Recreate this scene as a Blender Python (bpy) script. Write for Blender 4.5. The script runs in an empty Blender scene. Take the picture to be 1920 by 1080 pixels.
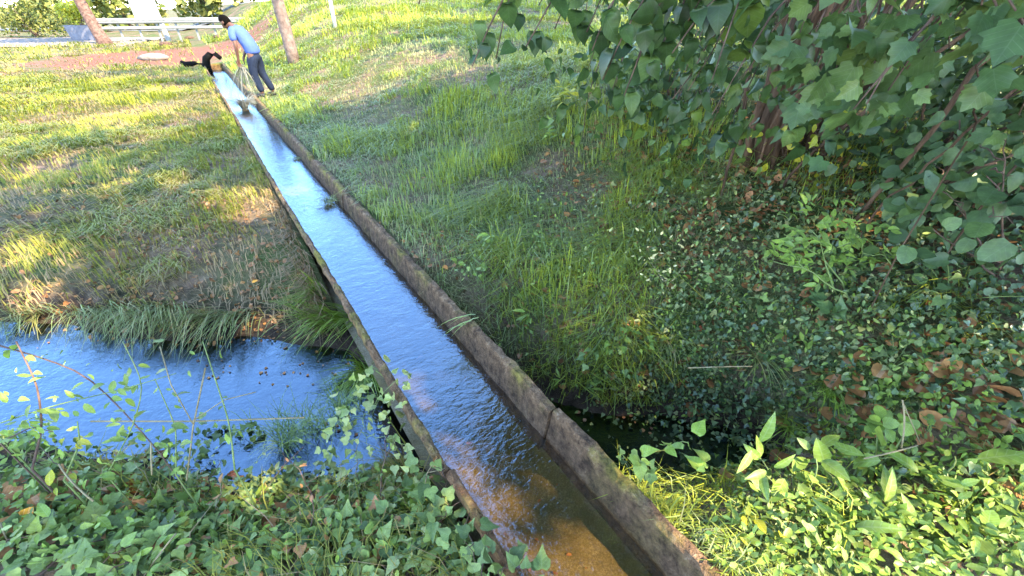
import bpy, math, random
import numpy as np
from mathutils import Matrix, Vector, noise as mnoise

rng = np.random.default_rng(7)
random.seed(7)
sc = bpy.context.scene
col = sc.collection
R = math.radians

# ------------------------------------------------------------------ camera, sky, sun, exposure
CAM_H = 1.45
PITCH = R(32.95)
FPX = 810.0                       # focal length in pixels of a 1920-wide frame
cam = bpy.data.cameras.new('camera')
cam.sensor_width = 36.0
cam.lens = FPX / 1920 * 36.0
cam.clip_start = 0.02
cam.clip_end = 2000
camo = bpy.data.objects.new('camera', cam)
camo.location = (0, 0, CAM_H)
camo.rotation_euler = (math.pi / 2 - PITCH, 0, 0)
col.objects.link(camo)
sc.camera = camo

SUN_EL = R(43)
SUN_H = np.array([0.85, -0.527])
SUN_AZ = math.atan2(SUN_H[0], SUN_H[1])
SUN_V = np.array([SUN_H[0] * math.cos(SUN_EL), SUN_H[1] * math.cos(SUN_EL), math.sin(SUN_EL)])

w = bpy.data.worlds.new('World')
sc.world = w
w.use_nodes = True
nt = w.node_tree
sky = nt.nodes.new('ShaderNodeTexSky')
sky.sky_type = 'NISHITA'
sky.sun_disc = False
sky.sun_elevation = SUN_EL
sky.sun_rotation = SUN_AZ
sky.air_density = 1.0
sky.dust_density = 0.0
sky.ozone_density = 1.6
nt.links.new(sky.outputs[0], nt.nodes['Background'].inputs[0])
nt.nodes['Background'].inputs[1].default_value = 0.15

sl = bpy.data.lights.new('sun', 'SUN')
sl.energy = 2.3
sl.angle = R(0.55)
sl.color = (1.0, 0.85, 0.58)
so = bpy.data.objects.new('sun', sl)
so.rotation_euler = Vector(SUN_V).to_track_quat('Z', 'Y').to_euler()
so.location = (20, -10, 25)
col.objects.link(so)

vs = sc.view_settings
vs.view_transform = 'Standard'
vs.look = 'None'
vs.gamma = 1.0
vs.exposure = 3.35
vs.use_curve_mapping = False

# ------------------------------------------------------------------ small tools
CP, SP = math.cos(PITCH), math.sin(PITCH)


def pix_ray(px, py):
    a = (px - 960) / FPX
    b = (540 - py) / FPX
    return np.array([a, CP + b * SP, -SP + b * CP])


def at(px, py, Y):
    """a place in the scene seen in that direction, Y metres ahead"""
    d = pix_ray(px, py)
    t = Y / d[1]
    return np.array([d[0] * t, Y, CAM_H + d[2] * t])


def proj(p):
    p = np.asarray(p)
    z = p[..., 2] - CAM_H
    D = p[..., 1] * CP - z * SP
    U = p[..., 1] * SP + z * CP
    D = np.where(np.abs(D) < 1e-6, 1e-6, D)
    return 960 + FPX * p[..., 0] / D, 540 - FPX * U / D, D


DU = np.array([-0.5537, 0.8327])      # along the channel, away
DS = np.array([0.8327, 0.5537])       # across the channel, to the right


def us(u, s, z=0.0):
    return np.array([DU[0] * u + DS[0] * s, DU[1] * u + DS[1] * s, z])


def sm(a, b, x):
    t = np.clip((np.asarray(x, float) - a) / (b - a), 0, 1)
    return t * t * (3 - 2 * t)


def vnoise(x, y, seed=0):
    """smooth value noise, vectorised"""
    x = np.asarray(x, float) + seed * 17.31
    y = np.asarray(y, float) + seed * 9.77
    xi, yi = np.floor(x), np.floor(y)
    xf, yf = x - xi, y - yi

    def h(a, b):
        v = np.sin(a * 127.1 + b * 311.7 + seed * 3.3) * 43758.5453
        return v - np.floor(v)
    u_, v_ = xf * xf * (3 - 2 * xf), yf * yf * (3 - 2 * yf)
    return (h(xi, yi) * (1 - u_) + h(xi + 1, yi) * u_) * (1 - v_) + (h(xi, yi + 1) * (1 - u_) + h(xi + 1, yi + 1) * u_) * v_


def fbm(x, y, seed=0):
    return vnoise(x, y, seed) * .55 + vnoise(x * 2.1, y * 2.1, seed + 1) * .3 + vnoise(x * 4.3, y * 4.3, seed + 2) * .15


def stream_yc(x):
    x = np.asarray(x, float)
    return 1.68 + .13 * np.clip(-x - .9, 0, 8) + .04 * np.sin(x * 2.3) - .24 * sm(-.3, .6, x) - .2 * sm(1.4, 4, x)


def stream_hw(x):
    return .43 - .12 * sm(-1.2, -.5, x) - .16 * sm(-.3, .5, x) + .05 * np.sin(np.asarray(x) * 3.1) - .14 * sm(1.2, 2.2, x)


WATER_Z = -0.52


def zg(x, y):
    """height of the ground"""
    x = np.asarray(x, float)
    y = np.asarray(y, float)
    s = DS[0] * x + DS[1] * y
    left = 1 - sm(.3, .95, s)
    r = np.hypot(x, y)
    bump = (fbm(x * 1.3, y * 1.3, 3) - .5) * .16 + (fbm(x * 5, y * 5, 8) - .5) * .05
    zl = -.09 - .10 * sm(4.5, 2.4, y) + bump * sm(.25, 1.2, np.abs(s - .62) + .1)
    zr = -.03 + .72 * sm(1.15, 5, s) + 1.15 * sm(9, 25, y) * sm(.5, 6, s) + bump * sm(.3, 1.2, s - .9)
    z = zl * left + zr * (1 - left)
    # the near bank the photographer stands on
    z = z - .08 * sm(1.4, .3, y) * left
    yc, hw = stream_yc(x), stream_hw(x)
    d = np.abs(y - yc) + (fbm(x * 3, y * 3, 5) - .5) * .16
    rise = sm(hw - .12, hw + np.where(y > yc, .95 - .25 * sm(-.2, .6, x), .62), d)
    rise = rise + (1 - rise) * sm(1.15, 1.9, x)          # the ditch closes up on the right
    bank = -.80 + .22 * sm(hw * .3, hw, d)
    z = bank + (z - bank) * np.clip(rise, 0, 1) ** .8
    return z + .6 * sm(60, 300, r)


def ground_hit(px, py):
    d = pix_ray(px, py)
    o = np.array([0, 0, CAM_H])
    ts = np.concatenate([np.arange(.3, 12, .01), np.arange(12, 80, .1)])
    P = o + ts[:, None] * d
    below = P[:, 2] < zg(P[:, 0], P[:, 1])
    if not below.any():
        return P[-1]
    return P[np.argmax(below)]


# ------------------------------------------------------------------ materials
def newmat(name):
    m = bpy.data.materials.new(name)
    m.use_nodes = True
    t = m.node_tree
    return m, t, t.nodes, t.links, t.nodes['Principled BSDF']


def ramp(n, stops):
    r = n.new('ShaderNodeValToRGB')
    e = r.color_ramp.elements
    while len(e) < len(stops):
        e.new(.5)
    for i, (p, c) in enumerate(stops):
        e[i].position = p
        e[i].color = (c[0], c[1], c[2], 1)
    return r


def noise_tex(n, l, scale, detail=4, rough=.55, coord=None, dist=0):
    t = n.new('ShaderNodeTexNoise')
    t.inputs['Scale'].default_value = scale
    t.inputs['Detail'].default_value = detail
    t.inputs['Roughness'].default_value = rough
    t.inputs['Distortion'].default_value = dist
    if coord is not None:
        l.new(coord, t.inputs['Vector'])
    return t


def mixc(n, l, fac, a, b):
    m = n.new('ShaderNodeMix')
    m.data_type = 'RGBA'
    for sock, v in ((m.inputs[0], fac), (m.inputs[6], a), (m.inputs[7], b)):
        if hasattr(v, 'links'):
            l.new(v, sock)
        else:
            sock.default_value = v if not isinstance(v, tuple) else (*v, 1)
    return m.outputs[2]


def leafmat(name, stops, trans=.3, rough=.5, fract=True, spec=.35, grain=40):
    m, t, n, l, p = newmat(name)
    a = n.new('ShaderNodeAttribute')
    a.attribute_name = 'rnd'
    o = n.new('ShaderNodeObjectInfo')
    ad = n.new('ShaderNodeMath')
    ad.operation = 'ADD'
    l.new(a.outputs['Fac'], ad.inputs[0])
    v = ad.outputs[0]
    if fract:
        l.new(o.outputs['Random'], ad.inputs[1])
        fr = n.new('ShaderNodeMath')
        fr.operation = 'FRACT'
        l.new(v, fr.inputs[0])
        v = fr.outputs[0]
    else:
        ad.inputs[1].default_value = 0
    stops = [(c[0] * 1.22, c[1] * 1.04, c[2] * .62) for c in stops]
    r = ramp(n, [(i / max(1, len(stops) - 1), c) for i, c in enumerate(stops)])
    l.new(v, r.inputs[0])
    g = n.new('ShaderNodeNewGeometry')
    nz = noise_tex(n, l, grain, 3, .6, g.outputs['Position'])
    rr = ramp(n, [(.3, (.72, .72, .72)), (.7, (1.22, 1.22, 1.15))])
    l.new(nz.outputs[0], rr.inputs[0])
    mu = n.new('ShaderNodeMix')
    mu.data_type = 'RGBA'
    mu.blend_type = 'MULTIPLY'
    mu.inputs[0].default_value = 1
    l.new(r.outputs[0], mu.inputs[6])
    l.new(rr.outputs[0], mu.inputs[7])
    c = mu.outputs[2]
    if fract:
        # midrib and side veins, in the leaf's own coordinates
        tc = n.new('ShaderNodeTexCoord')
        sx = n.new('ShaderNodeSeparateXYZ')
        l.new(tc.outputs['Object'], sx.inputs[0])

        def mth(op, a_, b_=None, c_=None):
            q = n.new('ShaderNodeMath')
            q.operation = op
            for i_, w_ in enumerate((a_, b_, c_)):
                if w_ is None:
                    continue
                if hasattr(w_, 'links'):
                    l.new(w_, q.inputs[i_])
                else:
                    q.inputs[i_].default_value = w_
            return q.outputs[0]
        ax = mth('ABSOLUTE', sx.outputs[0])
        w1 = mth('MULTIPLY_ADD', ax, -.75, sx.outputs[1])
        w2 = mth('FRACT', mth('MULTIPLY', w1, 6.0))
        side = mth('LESS_THAN', w2, .13)
        mid = mth('LESS_THAN', ax, .016)
        vein = mth('MAXIMUM', mid, side)
        hs = n.new('ShaderNodeHueSaturation')
        hs.inputs['Value'].default_value = 1.14
        hs.inputs['Saturation'].default_value = .85
        l.new(c, hs.inputs['Color'])
        c = mixc(n, l, vein, c, hs.outputs[0])
    l.new(c, p.inputs['Base Color'])
    p.inputs['Roughness'].default_value = rough
    p.inputs['Specular IOR Level'].default_value = spec
    if trans:
        tr = n.new('ShaderNodeBsdfTranslucent')
        l.new(c, tr.inputs[0])
        mx = n.new('ShaderNodeMixShader')
        mx.inputs[0].default_value = trans
        l.new(p.outputs[0], mx.inputs[1])
        l.new(tr.outputs[0], mx.inputs[2])
        l.new(mx.outputs[0], n['Material Output'].inputs[0])
    return m


def solid(name, c, c2=None, scale=8, rough=.8, spec=.3, bump=.0, metal=0, detail=5, streak=None):
    m, t, n, l, p = newmat(name)
    tc = n.new('ShaderNodeTexCoord')
    co = tc.outputs['Object']
    if streak:
        mp = n.new('ShaderNodeMapping')
        mp.inputs['Scale'].default_value = (1, 1, streak)
        l.new(co, mp.inputs[0])
        co = mp.outputs[0]
    nz = noise_tex(n, l, scale, detail, .6, co)
    r = ramp(n, [(.32, c), (.68, c2 or tuple(min(1, x * 1.3) for x in c))])
    l.new(nz.outputs[0], r.inputs[0])
    l.new(r.outputs[0], p.inputs['Base Color'])
    p.inputs['Roughness'].default_value = rough
    p.inputs['Specular IOR Level'].default_value = spec
    p.inputs['Metallic'].default_value = metal
    if bump:
        b = n.new('ShaderNodeBump')
        b.inputs['Strength'].default_value = bump
        b.inputs['Distance'].default_value = .02
        nb = noise_tex(n, l, scale * 3, 5, .65, co)
        l.new(nb.outputs[0], b.inputs['Height'])
        l.new(b.outputs[0], p.inputs['Normal'])
    return m


def ground_mat():
    m, t, n, l, p = newmat('soil_and_thatch')
    g = n.new('ShaderNodeNewGeometry')
    pos = g.outputs['Position']
    n1 = noise_tex(n, l, 1.1, 5, .6, pos)
    n2 = noise_tex(n, l, 9, 6, .7, pos)
    n3 = noise_tex(n, l, 60, 4, .7, pos)
    soil = ramp(n, [(.3, (.06, .04, .027)), (.52, (.18, .112, .075)), (.7, (.32, .215, .15))])
    l.new(n2.outputs[0], soil.inputs[0])
    gr = ramp(n, [(.3, (.035, .05, .015)), (.6, (.085, .11, .03)), (.75, (.16, .16, .06))])
    l.new(n3.outputs[0], gr.inputs[0])
    f = ramp(n, [(.38, (0, 0, 0)), (.58, (1, 1, 1))])
    l.new(n1.outputs[0], f.inputs[0])
    c = mixc(n, l, f.outputs[0], soil.outputs[0], gr.outputs[0])
    # reddish bare earth where the channel starts
    vs_ = n.new('ShaderNodeVectorMath')
    vs_.operation = 'SUBTRACT'
    l.new(pos, vs_.inputs[0])
    vs_.inputs[1].default_value = (EARTH[0], EARTH[1], 0)
    vm = n.new('ShaderNodeVectorMath')
    vm.operation = 'MULTIPLY'
    l.new(vs_.outputs[0], vm.inputs[0])
    vm.inputs[1].default_value = (1 / EARTH_R[0], 1 / EARTH_R[1], 0)
    vl = n.new('ShaderNodeVectorMath')
    vl.operation = 'LENGTH'
    l.new(vm.outputs[0], vl.inputs[0])
    ad = n.new('ShaderNodeMath')
    ad.operation = 'MULTIPLY_ADD'
    l.new(n1.outputs[0], ad.inputs[0])
    ad.inputs[1].default_value = .9
    l.new(vl.outputs['Value'], ad.inputs[2])
    mr = n.new('ShaderNodeMapRange')
    l.new(ad.outputs[0], mr.inputs[0])
    mr.inputs[1].default_value = 1.75
    mr.inputs[2].default_value = 1.25
    e2 = ramp(n, [(.35, (.12, .042, .024)), (.65, (.22, .10, .065))])
    l.new(n2.outputs[0], e2.inputs[0])
    c = mixc(n, l, mr.outputs[0], c, e2.outputs[0])
    sx = n.new('ShaderNodeSeparateXYZ')
    l.new(pos, sx.inputs[0])
    zz = n.new('ShaderNodeMath')
    zz.operation = 'MULTIPLY_ADD'
    l.new(n2.outputs[0], zz.inputs[0])
    zz.inputs[1].default_value = .18
    l.new(sx.outputs[2], zz.inputs[2])
    mm = n.new('ShaderNodeMapRange')
    l.new(zz.outputs[0], mm.inputs[0])
    mm.inputs[1].default_value = -.22
    mm.inputs[2].default_value = -.36
    mud = ramp(n, [(.35, (.022, .015, .010)), (.65, (.075, .05, .033))])
    l.new(n2.outputs[0], mud.inputs[0])
    c = mixc(n, l, mm.outputs[0], c, mud.outputs[0])
    l.new(c, p.inputs['Base Color'])
    p.inputs['Roughness'].default_value = .95
    p.inputs['Specular IOR Level'].default_value = .15
    b = n.new('ShaderNodeBump')
    b.inputs['Strength'].default_value = .7
    b.inputs['Distance'].default_value = .03
    l.new(n3.outputs[0], b.inputs['Height'])
    l.new(b.outputs[0], p.inputs['Normal'])
    return m


def concrete_mat(name, warm=0.0):
    m, t, n, l, p = newmat(name)
    g = n.new('ShaderNodeNewGeometry')
    pos = g.outputs['Position']
    n1 = noise_tex(n, l, 3.2, 6, .65, pos)
    n2 = noise_tex(n, l, 22, 6, .7, pos)
    n3 = noise_tex(n, l, 95, 3, .7, pos)
    base = ramp(n, [(.36, (.030, .018, .011)), (.47, (.125, .07 - .018 * warm, .038 - .016 * warm)), (.57, (.23, .142 - .03 * warm, .083 - .035 * warm)), (.69, (.46, .35 - .07 * warm, .24 - .09 * warm))])
    mixn = n.new('ShaderNodeMath')
    mixn.operation = 'MULTIPLY_ADD'
    l.new(n2.outputs[0], mixn.inputs[0])
    mixn.inputs[1].default_value = .55
    h = n.new('ShaderNodeMath')
    h.operation = 'MULTIPLY'
    h.inputs[1].default_value = .45
    l.new(n3.outputs[0], h.inputs[0])
    l.new(h.outputs[0], mixn.inputs[2])
    l.new(mixn.outputs[0], base.inputs[0])
    moss = ramp(n, [(.35, (.06, .055, .012)), (.65, (.26, .20, .035))])
    l.new(n2.outputs[0], moss.inputs[0])
    f = ramp(n, [(.47, (0, 0, 0)), (.60, (1, 1, 1))])
    l.new(n1.outputs[0], f.inputs[0])
    c = mixc(n, l, f.outputs[0], base.outputs[0], moss.outputs[0])
    # brown deposit left by the water on the lower part of the walls
    sx = n.new('ShaderNodeSeparateXYZ')
    l.new(pos, sx.inputs[0])
    zz = n.new('ShaderNodeMath')
    zz.operation = 'MULTIPLY_ADD'
    l.new(n1.outputs[0], zz.inputs[0])
    zz.inputs[1].default_value = .10
    l.new(sx.outputs[2], zz.inputs[2])
    mr = n.new('ShaderNodeMapRange')
    l.new(zz.outputs[0], mr.inputs[0])
    mr.inputs[1].default_value = .055
    mr.inputs[2].default_value = .005
    dep = ramp(n, [(.35, (.045, .022, .010)), (.65, (.20, .11, .055))])
    l.new(n2.outputs[0], dep.inputs[0])
    fm = n.new('ShaderNodeMath')
    fm.operation = 'MULTIPLY'
    fm.inputs[1].default_value = .8
    l.new(mr.outputs[0], fm.inputs[0])
    c = mixc(n, l, fm.outputs[0], c, dep.outputs[0])
    l.new(c, p.inputs['Base Color'])
    p.inputs['Roughness'].default_value = .9
    p.inputs['Specular IOR Level'].default_value = .25
    b = n.new('ShaderNodeBump')
    b.inputs['Strength'].default_value = 1.0
    b.inputs['Distance'].default_value = .03
    l.new(mixn.outputs[0], b.inputs['Height'])
    l.new(b.outputs[0], p.inputs['Normal'])
    return m


def bed_mat():
    m, t, n, l, p = newmat('sandy_channel_bed')
    g = n.new('ShaderNodeNewGeometry')
    pos = g.outputs['Position']
    n1 = noise_tex(n, l, 2.6, 6, .7, pos)
    n2 = noise_tex(n, l, 140, 4, .8, pos)
    n3 = noise_tex(n, l, 14, 5, .7, pos)
    sand = ramp(n, [(.3, (.10, .078, .045)), (.5, (.23, .19, .12)), (.7, (.46, .40, .29))])
    l.new(n2.outputs[0], sand.inputs[0])
    alg = ramp(n, [(.3, (.055, .042, .016)), (.7, (.20, .15, .04))])
    l.new(n3.outputs[0], alg.inputs[0])
    f = ramp(n, [(.36, (0, 0, 0)), (.60, (.9, .9, .9))])
    l.new(n1.outputs[0], f.inputs[0])
    c = mixc(n, l, f.outputs[0], sand.outputs[0], alg.outputs[0])
    l.new(c, p.inputs['Base Color'])
    p.inputs['Roughness'].default_value = .9
    b = n.new('ShaderNodeBump')
    b.inputs['Strength'].default_value = .6
    b.inputs['Distance'].default_value = .01
    l.new(n2.outputs[0], b.inputs['Height'])
    l.new(b.outputs[0], p.inputs['Normal'])
    return m


def water_mat(name, tint, scale, dist, ior=1.7, stretch=(1, 1), rot=0.0, strength=.35):
    m, t, n, l, p = newmat(name)
    n.remove(p)
    g = n.new('ShaderNodeNewGeometry')
    mp = n.new('ShaderNodeMapping')
    mp.inputs['Rotation'].default_value = (0, 0, rot)
    mp2 = n.new('ShaderNodeMapping')
    mp2.inputs['Scale'].default_value = (stretch[0], stretch[1], 1)
    l.new(g.outputs['Position'], mp.inputs[0])
    l.new(mp.outputs[0], mp2.inputs[0])
    nz = noise_tex(n, l, scale, 3, .5, mp2.outputs[0], .6)
    nz2 = noise_tex(n, l, scale * .28, 2, .5, mp2.outputs[0], .3)
    ad = n.new('ShaderNodeMath')
    ad.operation = 'MULTIPLY_ADD'
    l.new(nz2.outputs[0], ad.inputs[0])
    ad.inputs[1].default_value = 1.6
    l.new(nz.outputs[0], ad.inputs[2])
    b = n.new('ShaderNodeBump')
    b.inputs['Strength'].default_value = strength
    b.inputs['Distance'].default_value = dist
    l.new(ad.outputs[0], b.inputs['Height'])
    # Schlick reflectance, the same from above and below the surface
    lw = n.new('ShaderNodeLayerWeight')
    l.new(b.outputs[0], lw.inputs['Normal'])
    lw.inputs['Blend'].default_value = .5
    pw = n.new('ShaderNodeMath')
    pw.operation = 'POWER'
    pw.inputs[1].default_value = 5
    l.new(lw.outputs['Facing'], pw.inputs[0])
    fr = n.new('ShaderNodeMath')
    fr.operation = 'MULTIPLY_ADD'
    l.new(pw.outputs[0], fr.inputs[0])
    fr.inputs[1].default_value = 1 - ior
    fr.inputs[2].default_value = ior
    gl = n.new('ShaderNodeBsdfGlossy')
    gl.inputs['Roughness'].default_value = .02
    gl.inputs['Color'].default_value = (.54, .76, 1.0, 1)  # blue of the reflected sky deepened by tinting the gloss
    l.new(b.outputs[0], gl.inputs['Normal'])
    tr = n.new('ShaderNodeBsdfTransparent')
    tr.inputs[0].default_value = (*tint, 1)
    mx = n.new('ShaderNodeMixShader')
    l.new(fr.outputs[0], mx.inputs[0])
    l.new(tr.outputs[0], mx.inputs[1])
    l.new(gl.outputs[0], mx.inputs[2])
    l.new(mx.outputs[0], n['Material Output'].inputs[0])
    return m


# ------------------------------------------------------------------ mesh tools
def finish(name, me, mat, parent=None, smooth=False):
    o = bpy.data.objects.new(name, me)
    if mat is not None and not me.materials:
        me.materials.append(mat)
    if smooth:
        me.polygons.foreach_set('use_smooth', np.ones(len(me.polygons), bool))
    col.objects.link(o)
    if parent is not None:
        o.parent = parent
    return o


def np_mesh(name, V, F, rnd=None):
    """V (n,3), F (m,3 or 4)"""
    V = np.ascontiguousarray(V, np.float32)
    F = np.ascontiguousarray(F, np.int32)
    me = bpy.data.meshes.new(name)
    me.vertices.add(len(V))
    me.vertices.foreach_set('co', V.ravel())
    k = F.shape[1]
    me.loops.add(F.size)
    me.loops.foreach_set('vertex_index', F.ravel())
    me.polygons.add(len(F))
    me.polygons.foreach_set('loop_start', np.arange(0, F.size, k, dtype=np.int32))
    me.polygons.foreach_set('loop_total', np.full(len(F), k, np.int32))
    me.update(calc_edges=True)
    if rnd is not None:
        at_ = me.attributes.new('rnd', 'FLOAT', 'POINT')
        at_.data.foreach_set('value', np.ascontiguousarray(rnd, np.float32))
    return me


def py_mesh(name, V, F):
    me = bpy.data.meshes.new(name)
    me.from_pydata([tuple(map(float, v)) for v in V], [], [tuple(f) for f in F])
    me.update()
    return me


def thing(name, label, cat, loc, group=None):
    o = bpy.data.objects.new(name, None)
    o.empty_display_size = .1
    o.location = tuple(float(v) for v in loc)
    o['label'] = label
    o['category'] = cat
    if group:
        o['group'] = group
    col.objects.link(o)
    return o


def tag(o, label, cat=None, kind=None, group=None):
    o['label'] = label
    if cat:
        o['category'] = cat
    if kind:
        o['kind'] = kind
    if group:
        o['group'] = group
    return o


def tube(pts, rads, k=6, rough=0.0, seed=0, cap=True):
    pts = np.asarray(pts, float)
    n = len(pts)
    rads = np.broadcast_to(np.asarray(rads, float), (n,))
    T = np.gradient(pts, axis=0)
    T /= np.linalg.norm(T, axis=1)[:, None] + 1e-9
    ref = np.array([0.31, 0.17, .93]) if abs(T[0][2]) < .8 else np.array([1.0, .1, 0])
    V, F = [], []
    lr = np.random.default_rng(seed)
    ph = lr.uniform(0, 6.28, 4)
    for i in range(n):
        a = np.cross(T[i], ref)
        a /= np.linalg.norm(a) + 1e-9
        b = np.cross(T[i], a)
        for j in range(k):
            an = 2 * math.pi * j / k
            rr = rads[i] * (1 + rough * (math.sin(an * 3 + ph[0] + i * .35) * .5 + math.sin(an * 5 + ph[1] - i * .2) * .35 + lr.uniform(-.3, .3)))
            V.append(pts[i] + (a * math.cos(an) + b * math.sin(an)) * rr)
    for i in range(n - 1):
        for j in range(k):
            q = (j + 1) % k
            F.append((i * k + j, i * k + q, (i + 1) * k + q, (i + 1) * k + j))
    if cap:
        F.append(tuple(range(k))[::-1])
        F.append(tuple((n - 1) * k + j for j in range(k)))
    return V, F


def arc(p0, p1, sag=0.0, side=0.0, n=8, jit=0.0):
    p0, p1 = np.asarray(p0, float), np.asarray(p1, float)
    t = np.linspace(0, 1, n)[:, None]
    d = p1 - p0
    sd = np.cross(d, (0, 0, 1))
    sd /= np.linalg.norm(sd) + 1e-9
    P = p0 + d * t + np.array([0, 0, 1.0]) * sag * (4 * t * (1 - t)) + sd * side * (4 * t * (1 - t))
    if jit:
        P[1:-1] += rng.normal(0, jit, (n - 2, 3))
    return P


def merge(parts):
    V, F = [], []
    for v, f in parts:
        o = len(V)
        V += list(v)
        F += [tuple(i + o for i in q) for q in f]
    return V, F


def box(cx, cy, cz, sx, sy, sz):
    V = [(cx + dx * sx / 2, cy + dy * sy / 2, cz + dz * sz / 2) for dz in (-1, 1) for dy in (-1, 1) for dx in (-1, 1)]
    F = [(0, 2, 3, 1), (4, 5, 7, 6), (0, 1, 5, 4), (2, 6, 7, 3), (0, 4, 6, 2), (1, 3, 7, 5)]
    return V, F


def rel(V, base):
    return [np.asarray(v) - base for v in V]


# ------------------------------------------------------------------ leaf shapes (unit length along +Y, upper face +Z)
def leaf_shape(half, fold=.25, curl=.18, fan=None):
    """half outline, from base to tip, x>=0; rib points are interpolated on x = 0"""
    rib = [(0, y) for (_, y) in half]
    V, T = [], []

    def z(x, y):
        return fold * abs(x) - curl * y * y
    if fan is None:
        k = len(half)
        for (x, y) in half:
            V.append((0, y, z(0, y)))
        for sgn in (1, -1):
            o = len(V)
            for (x, y) in half:
                V.append((x * sgn, y, z(x, y)))
            for i in range(k - 1):
                for q in ((i, o + i, o + i + 1), (i, o + i + 1, i + 1)):
                    P = [V[j] for j in q]
                    if max(abs(P[0][0] - P[1][0]) + abs(P[0][1] - P[1][1]), 0) < 1e-6 or abs(P[1][0] - P[2][0]) + abs(P[1][1] - P[2][1]) < 1e-6 or abs(P[0][0] - P[2][0]) + abs(P[0][1] - P[2][1]) < 1e-6:
                        continue
                    T.append(q if sgn > 0 else q[::-1])
    else:
        V.append((0, fan, z(0, fan)))
        V.append((0, half[0][1], z(0, half[0][1])))
        V.append((0, half[-1][1], z(0, half[-1][1])))
        for sgn in (1, -1):
            idx = [1]
            for (x, y) in half[1:-1]:
                idx.append(len(V))
                V.append((x * sgn, y, z(x, y)))
            idx.append(2)
            for a, b in zip(idx[:-1], idx[1:]):
                T.append((0, a, b) if sgn > 0 else (0, b, a))
    return np.array(V, float), np.array(T, int)


SHAPES = {
    'heart': leaf_shape([(0, 0), (.30, -.06), (.43, .18), (.40, .42), (.24, .70), (.08, .92), (0, 1.04)], .22, .25),
    'oval': leaf_shape([(0, 0), (.17, .14), (.25, .38), (.21, .66), (.08, .9), (0, 1)], .3, .2),
    'lance': leaf_shape([(0, 0), (.07, .08), (.15, .3), (.15, .55), (.08, .82), (0, 1)], .35, .3),
    'lobed': leaf_shape([(0, 0), (.22, -.14), (.47, .0), (.43, .15), (.70, .40), (.52, .46), (.44, .70), (.25, .70), (0, 1.02)], .18, .14, .3),
    'ivy': leaf_shape([(0, 0), (.20, -.12), (.46, .02), (.50, .30), (.27, .46), (.20, .66), (0, 1)], .2, .16, .28),
    'card': leaf_shape([(0, 0), (.33, .3), (.22, .7), (0, 1)], .25, .2, .45),
    'round': leaf_shape([(0, 0), (.28, -.04), (.46, .2), (.47, .5), (.30, .8), (0, .96)], .16, .2, .4),
}
VARI = {}
for _k, _half, _fan in (('heart', [(0, 0), (.27, -.05), (.40, .16), (.41, .40), (.27, .68), (.10, .90), (0, 1.10)], None), ('oval', [(0, 0), (.13, .16), (.22, .40), (.20, .66), (.09, .88), (0, 1)], None),
                        ('lobed', [(0, 0), (.20, -.10), (.42, .05), (.40, .18), (.60, .46), (.46, .50), (.40, .76), (.22, .74), (0, 1.06)], .32), ('ivy', [(0, 0), (.24, -.08), (.40, .06), (.42, .34), (.30, .46), (.16, .70), (0, 1.05)], .3), ('round', [(0, 0), (.25, -.02), (.42, .22), (.42, .52), (.26, .82), (0, 1.0)], .4)):
    SHAPES[_k + '_b'] = leaf_shape(_half, .42, .42, _fan)
    _V, _T = leaf_shape(_half, .10, -.12, _fan)
    _V = _V.copy()
    _V[:, 2] += .10 * np.sin(_V[:, 1] * 7) * np.abs(_V[:, 0]) * 2 + .12 * _V[:, 0] * _V[:, 1]
    _V[:, 0] += .10 * _V[:, 1] ** 2
    SHAPES[_k + '_c'] = (_V, _T)
    VARI[_k] = (_k, _k + '_b', _k + '_c')
_leafmesh = {}


def leaf_me(kind, mat):
    k = (kind, mat.name)
    if k not in _leafmesh:
        V, T = SHAPES[kind]
        me = np_mesh('leaf_' + kind, V, T)
        me.materials.append(mat)
        _leafmesh[k] = me
    return _leafmesh[k]


def frames(dirs, ups):
    """rotation matrices with Y along dirs and Z near ups"""
    y = dirs / (np.linalg.norm(dirs, axis=1)[:, None] + 1e-9)
    z = ups - (ups * y).sum(1)[:, None] * y
    z /= np.linalg.norm(z, axis=1)[:, None] + 1e-9
    x = np.cross(y, z)
    return np.stack([x, y, z], axis=2)


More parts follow.
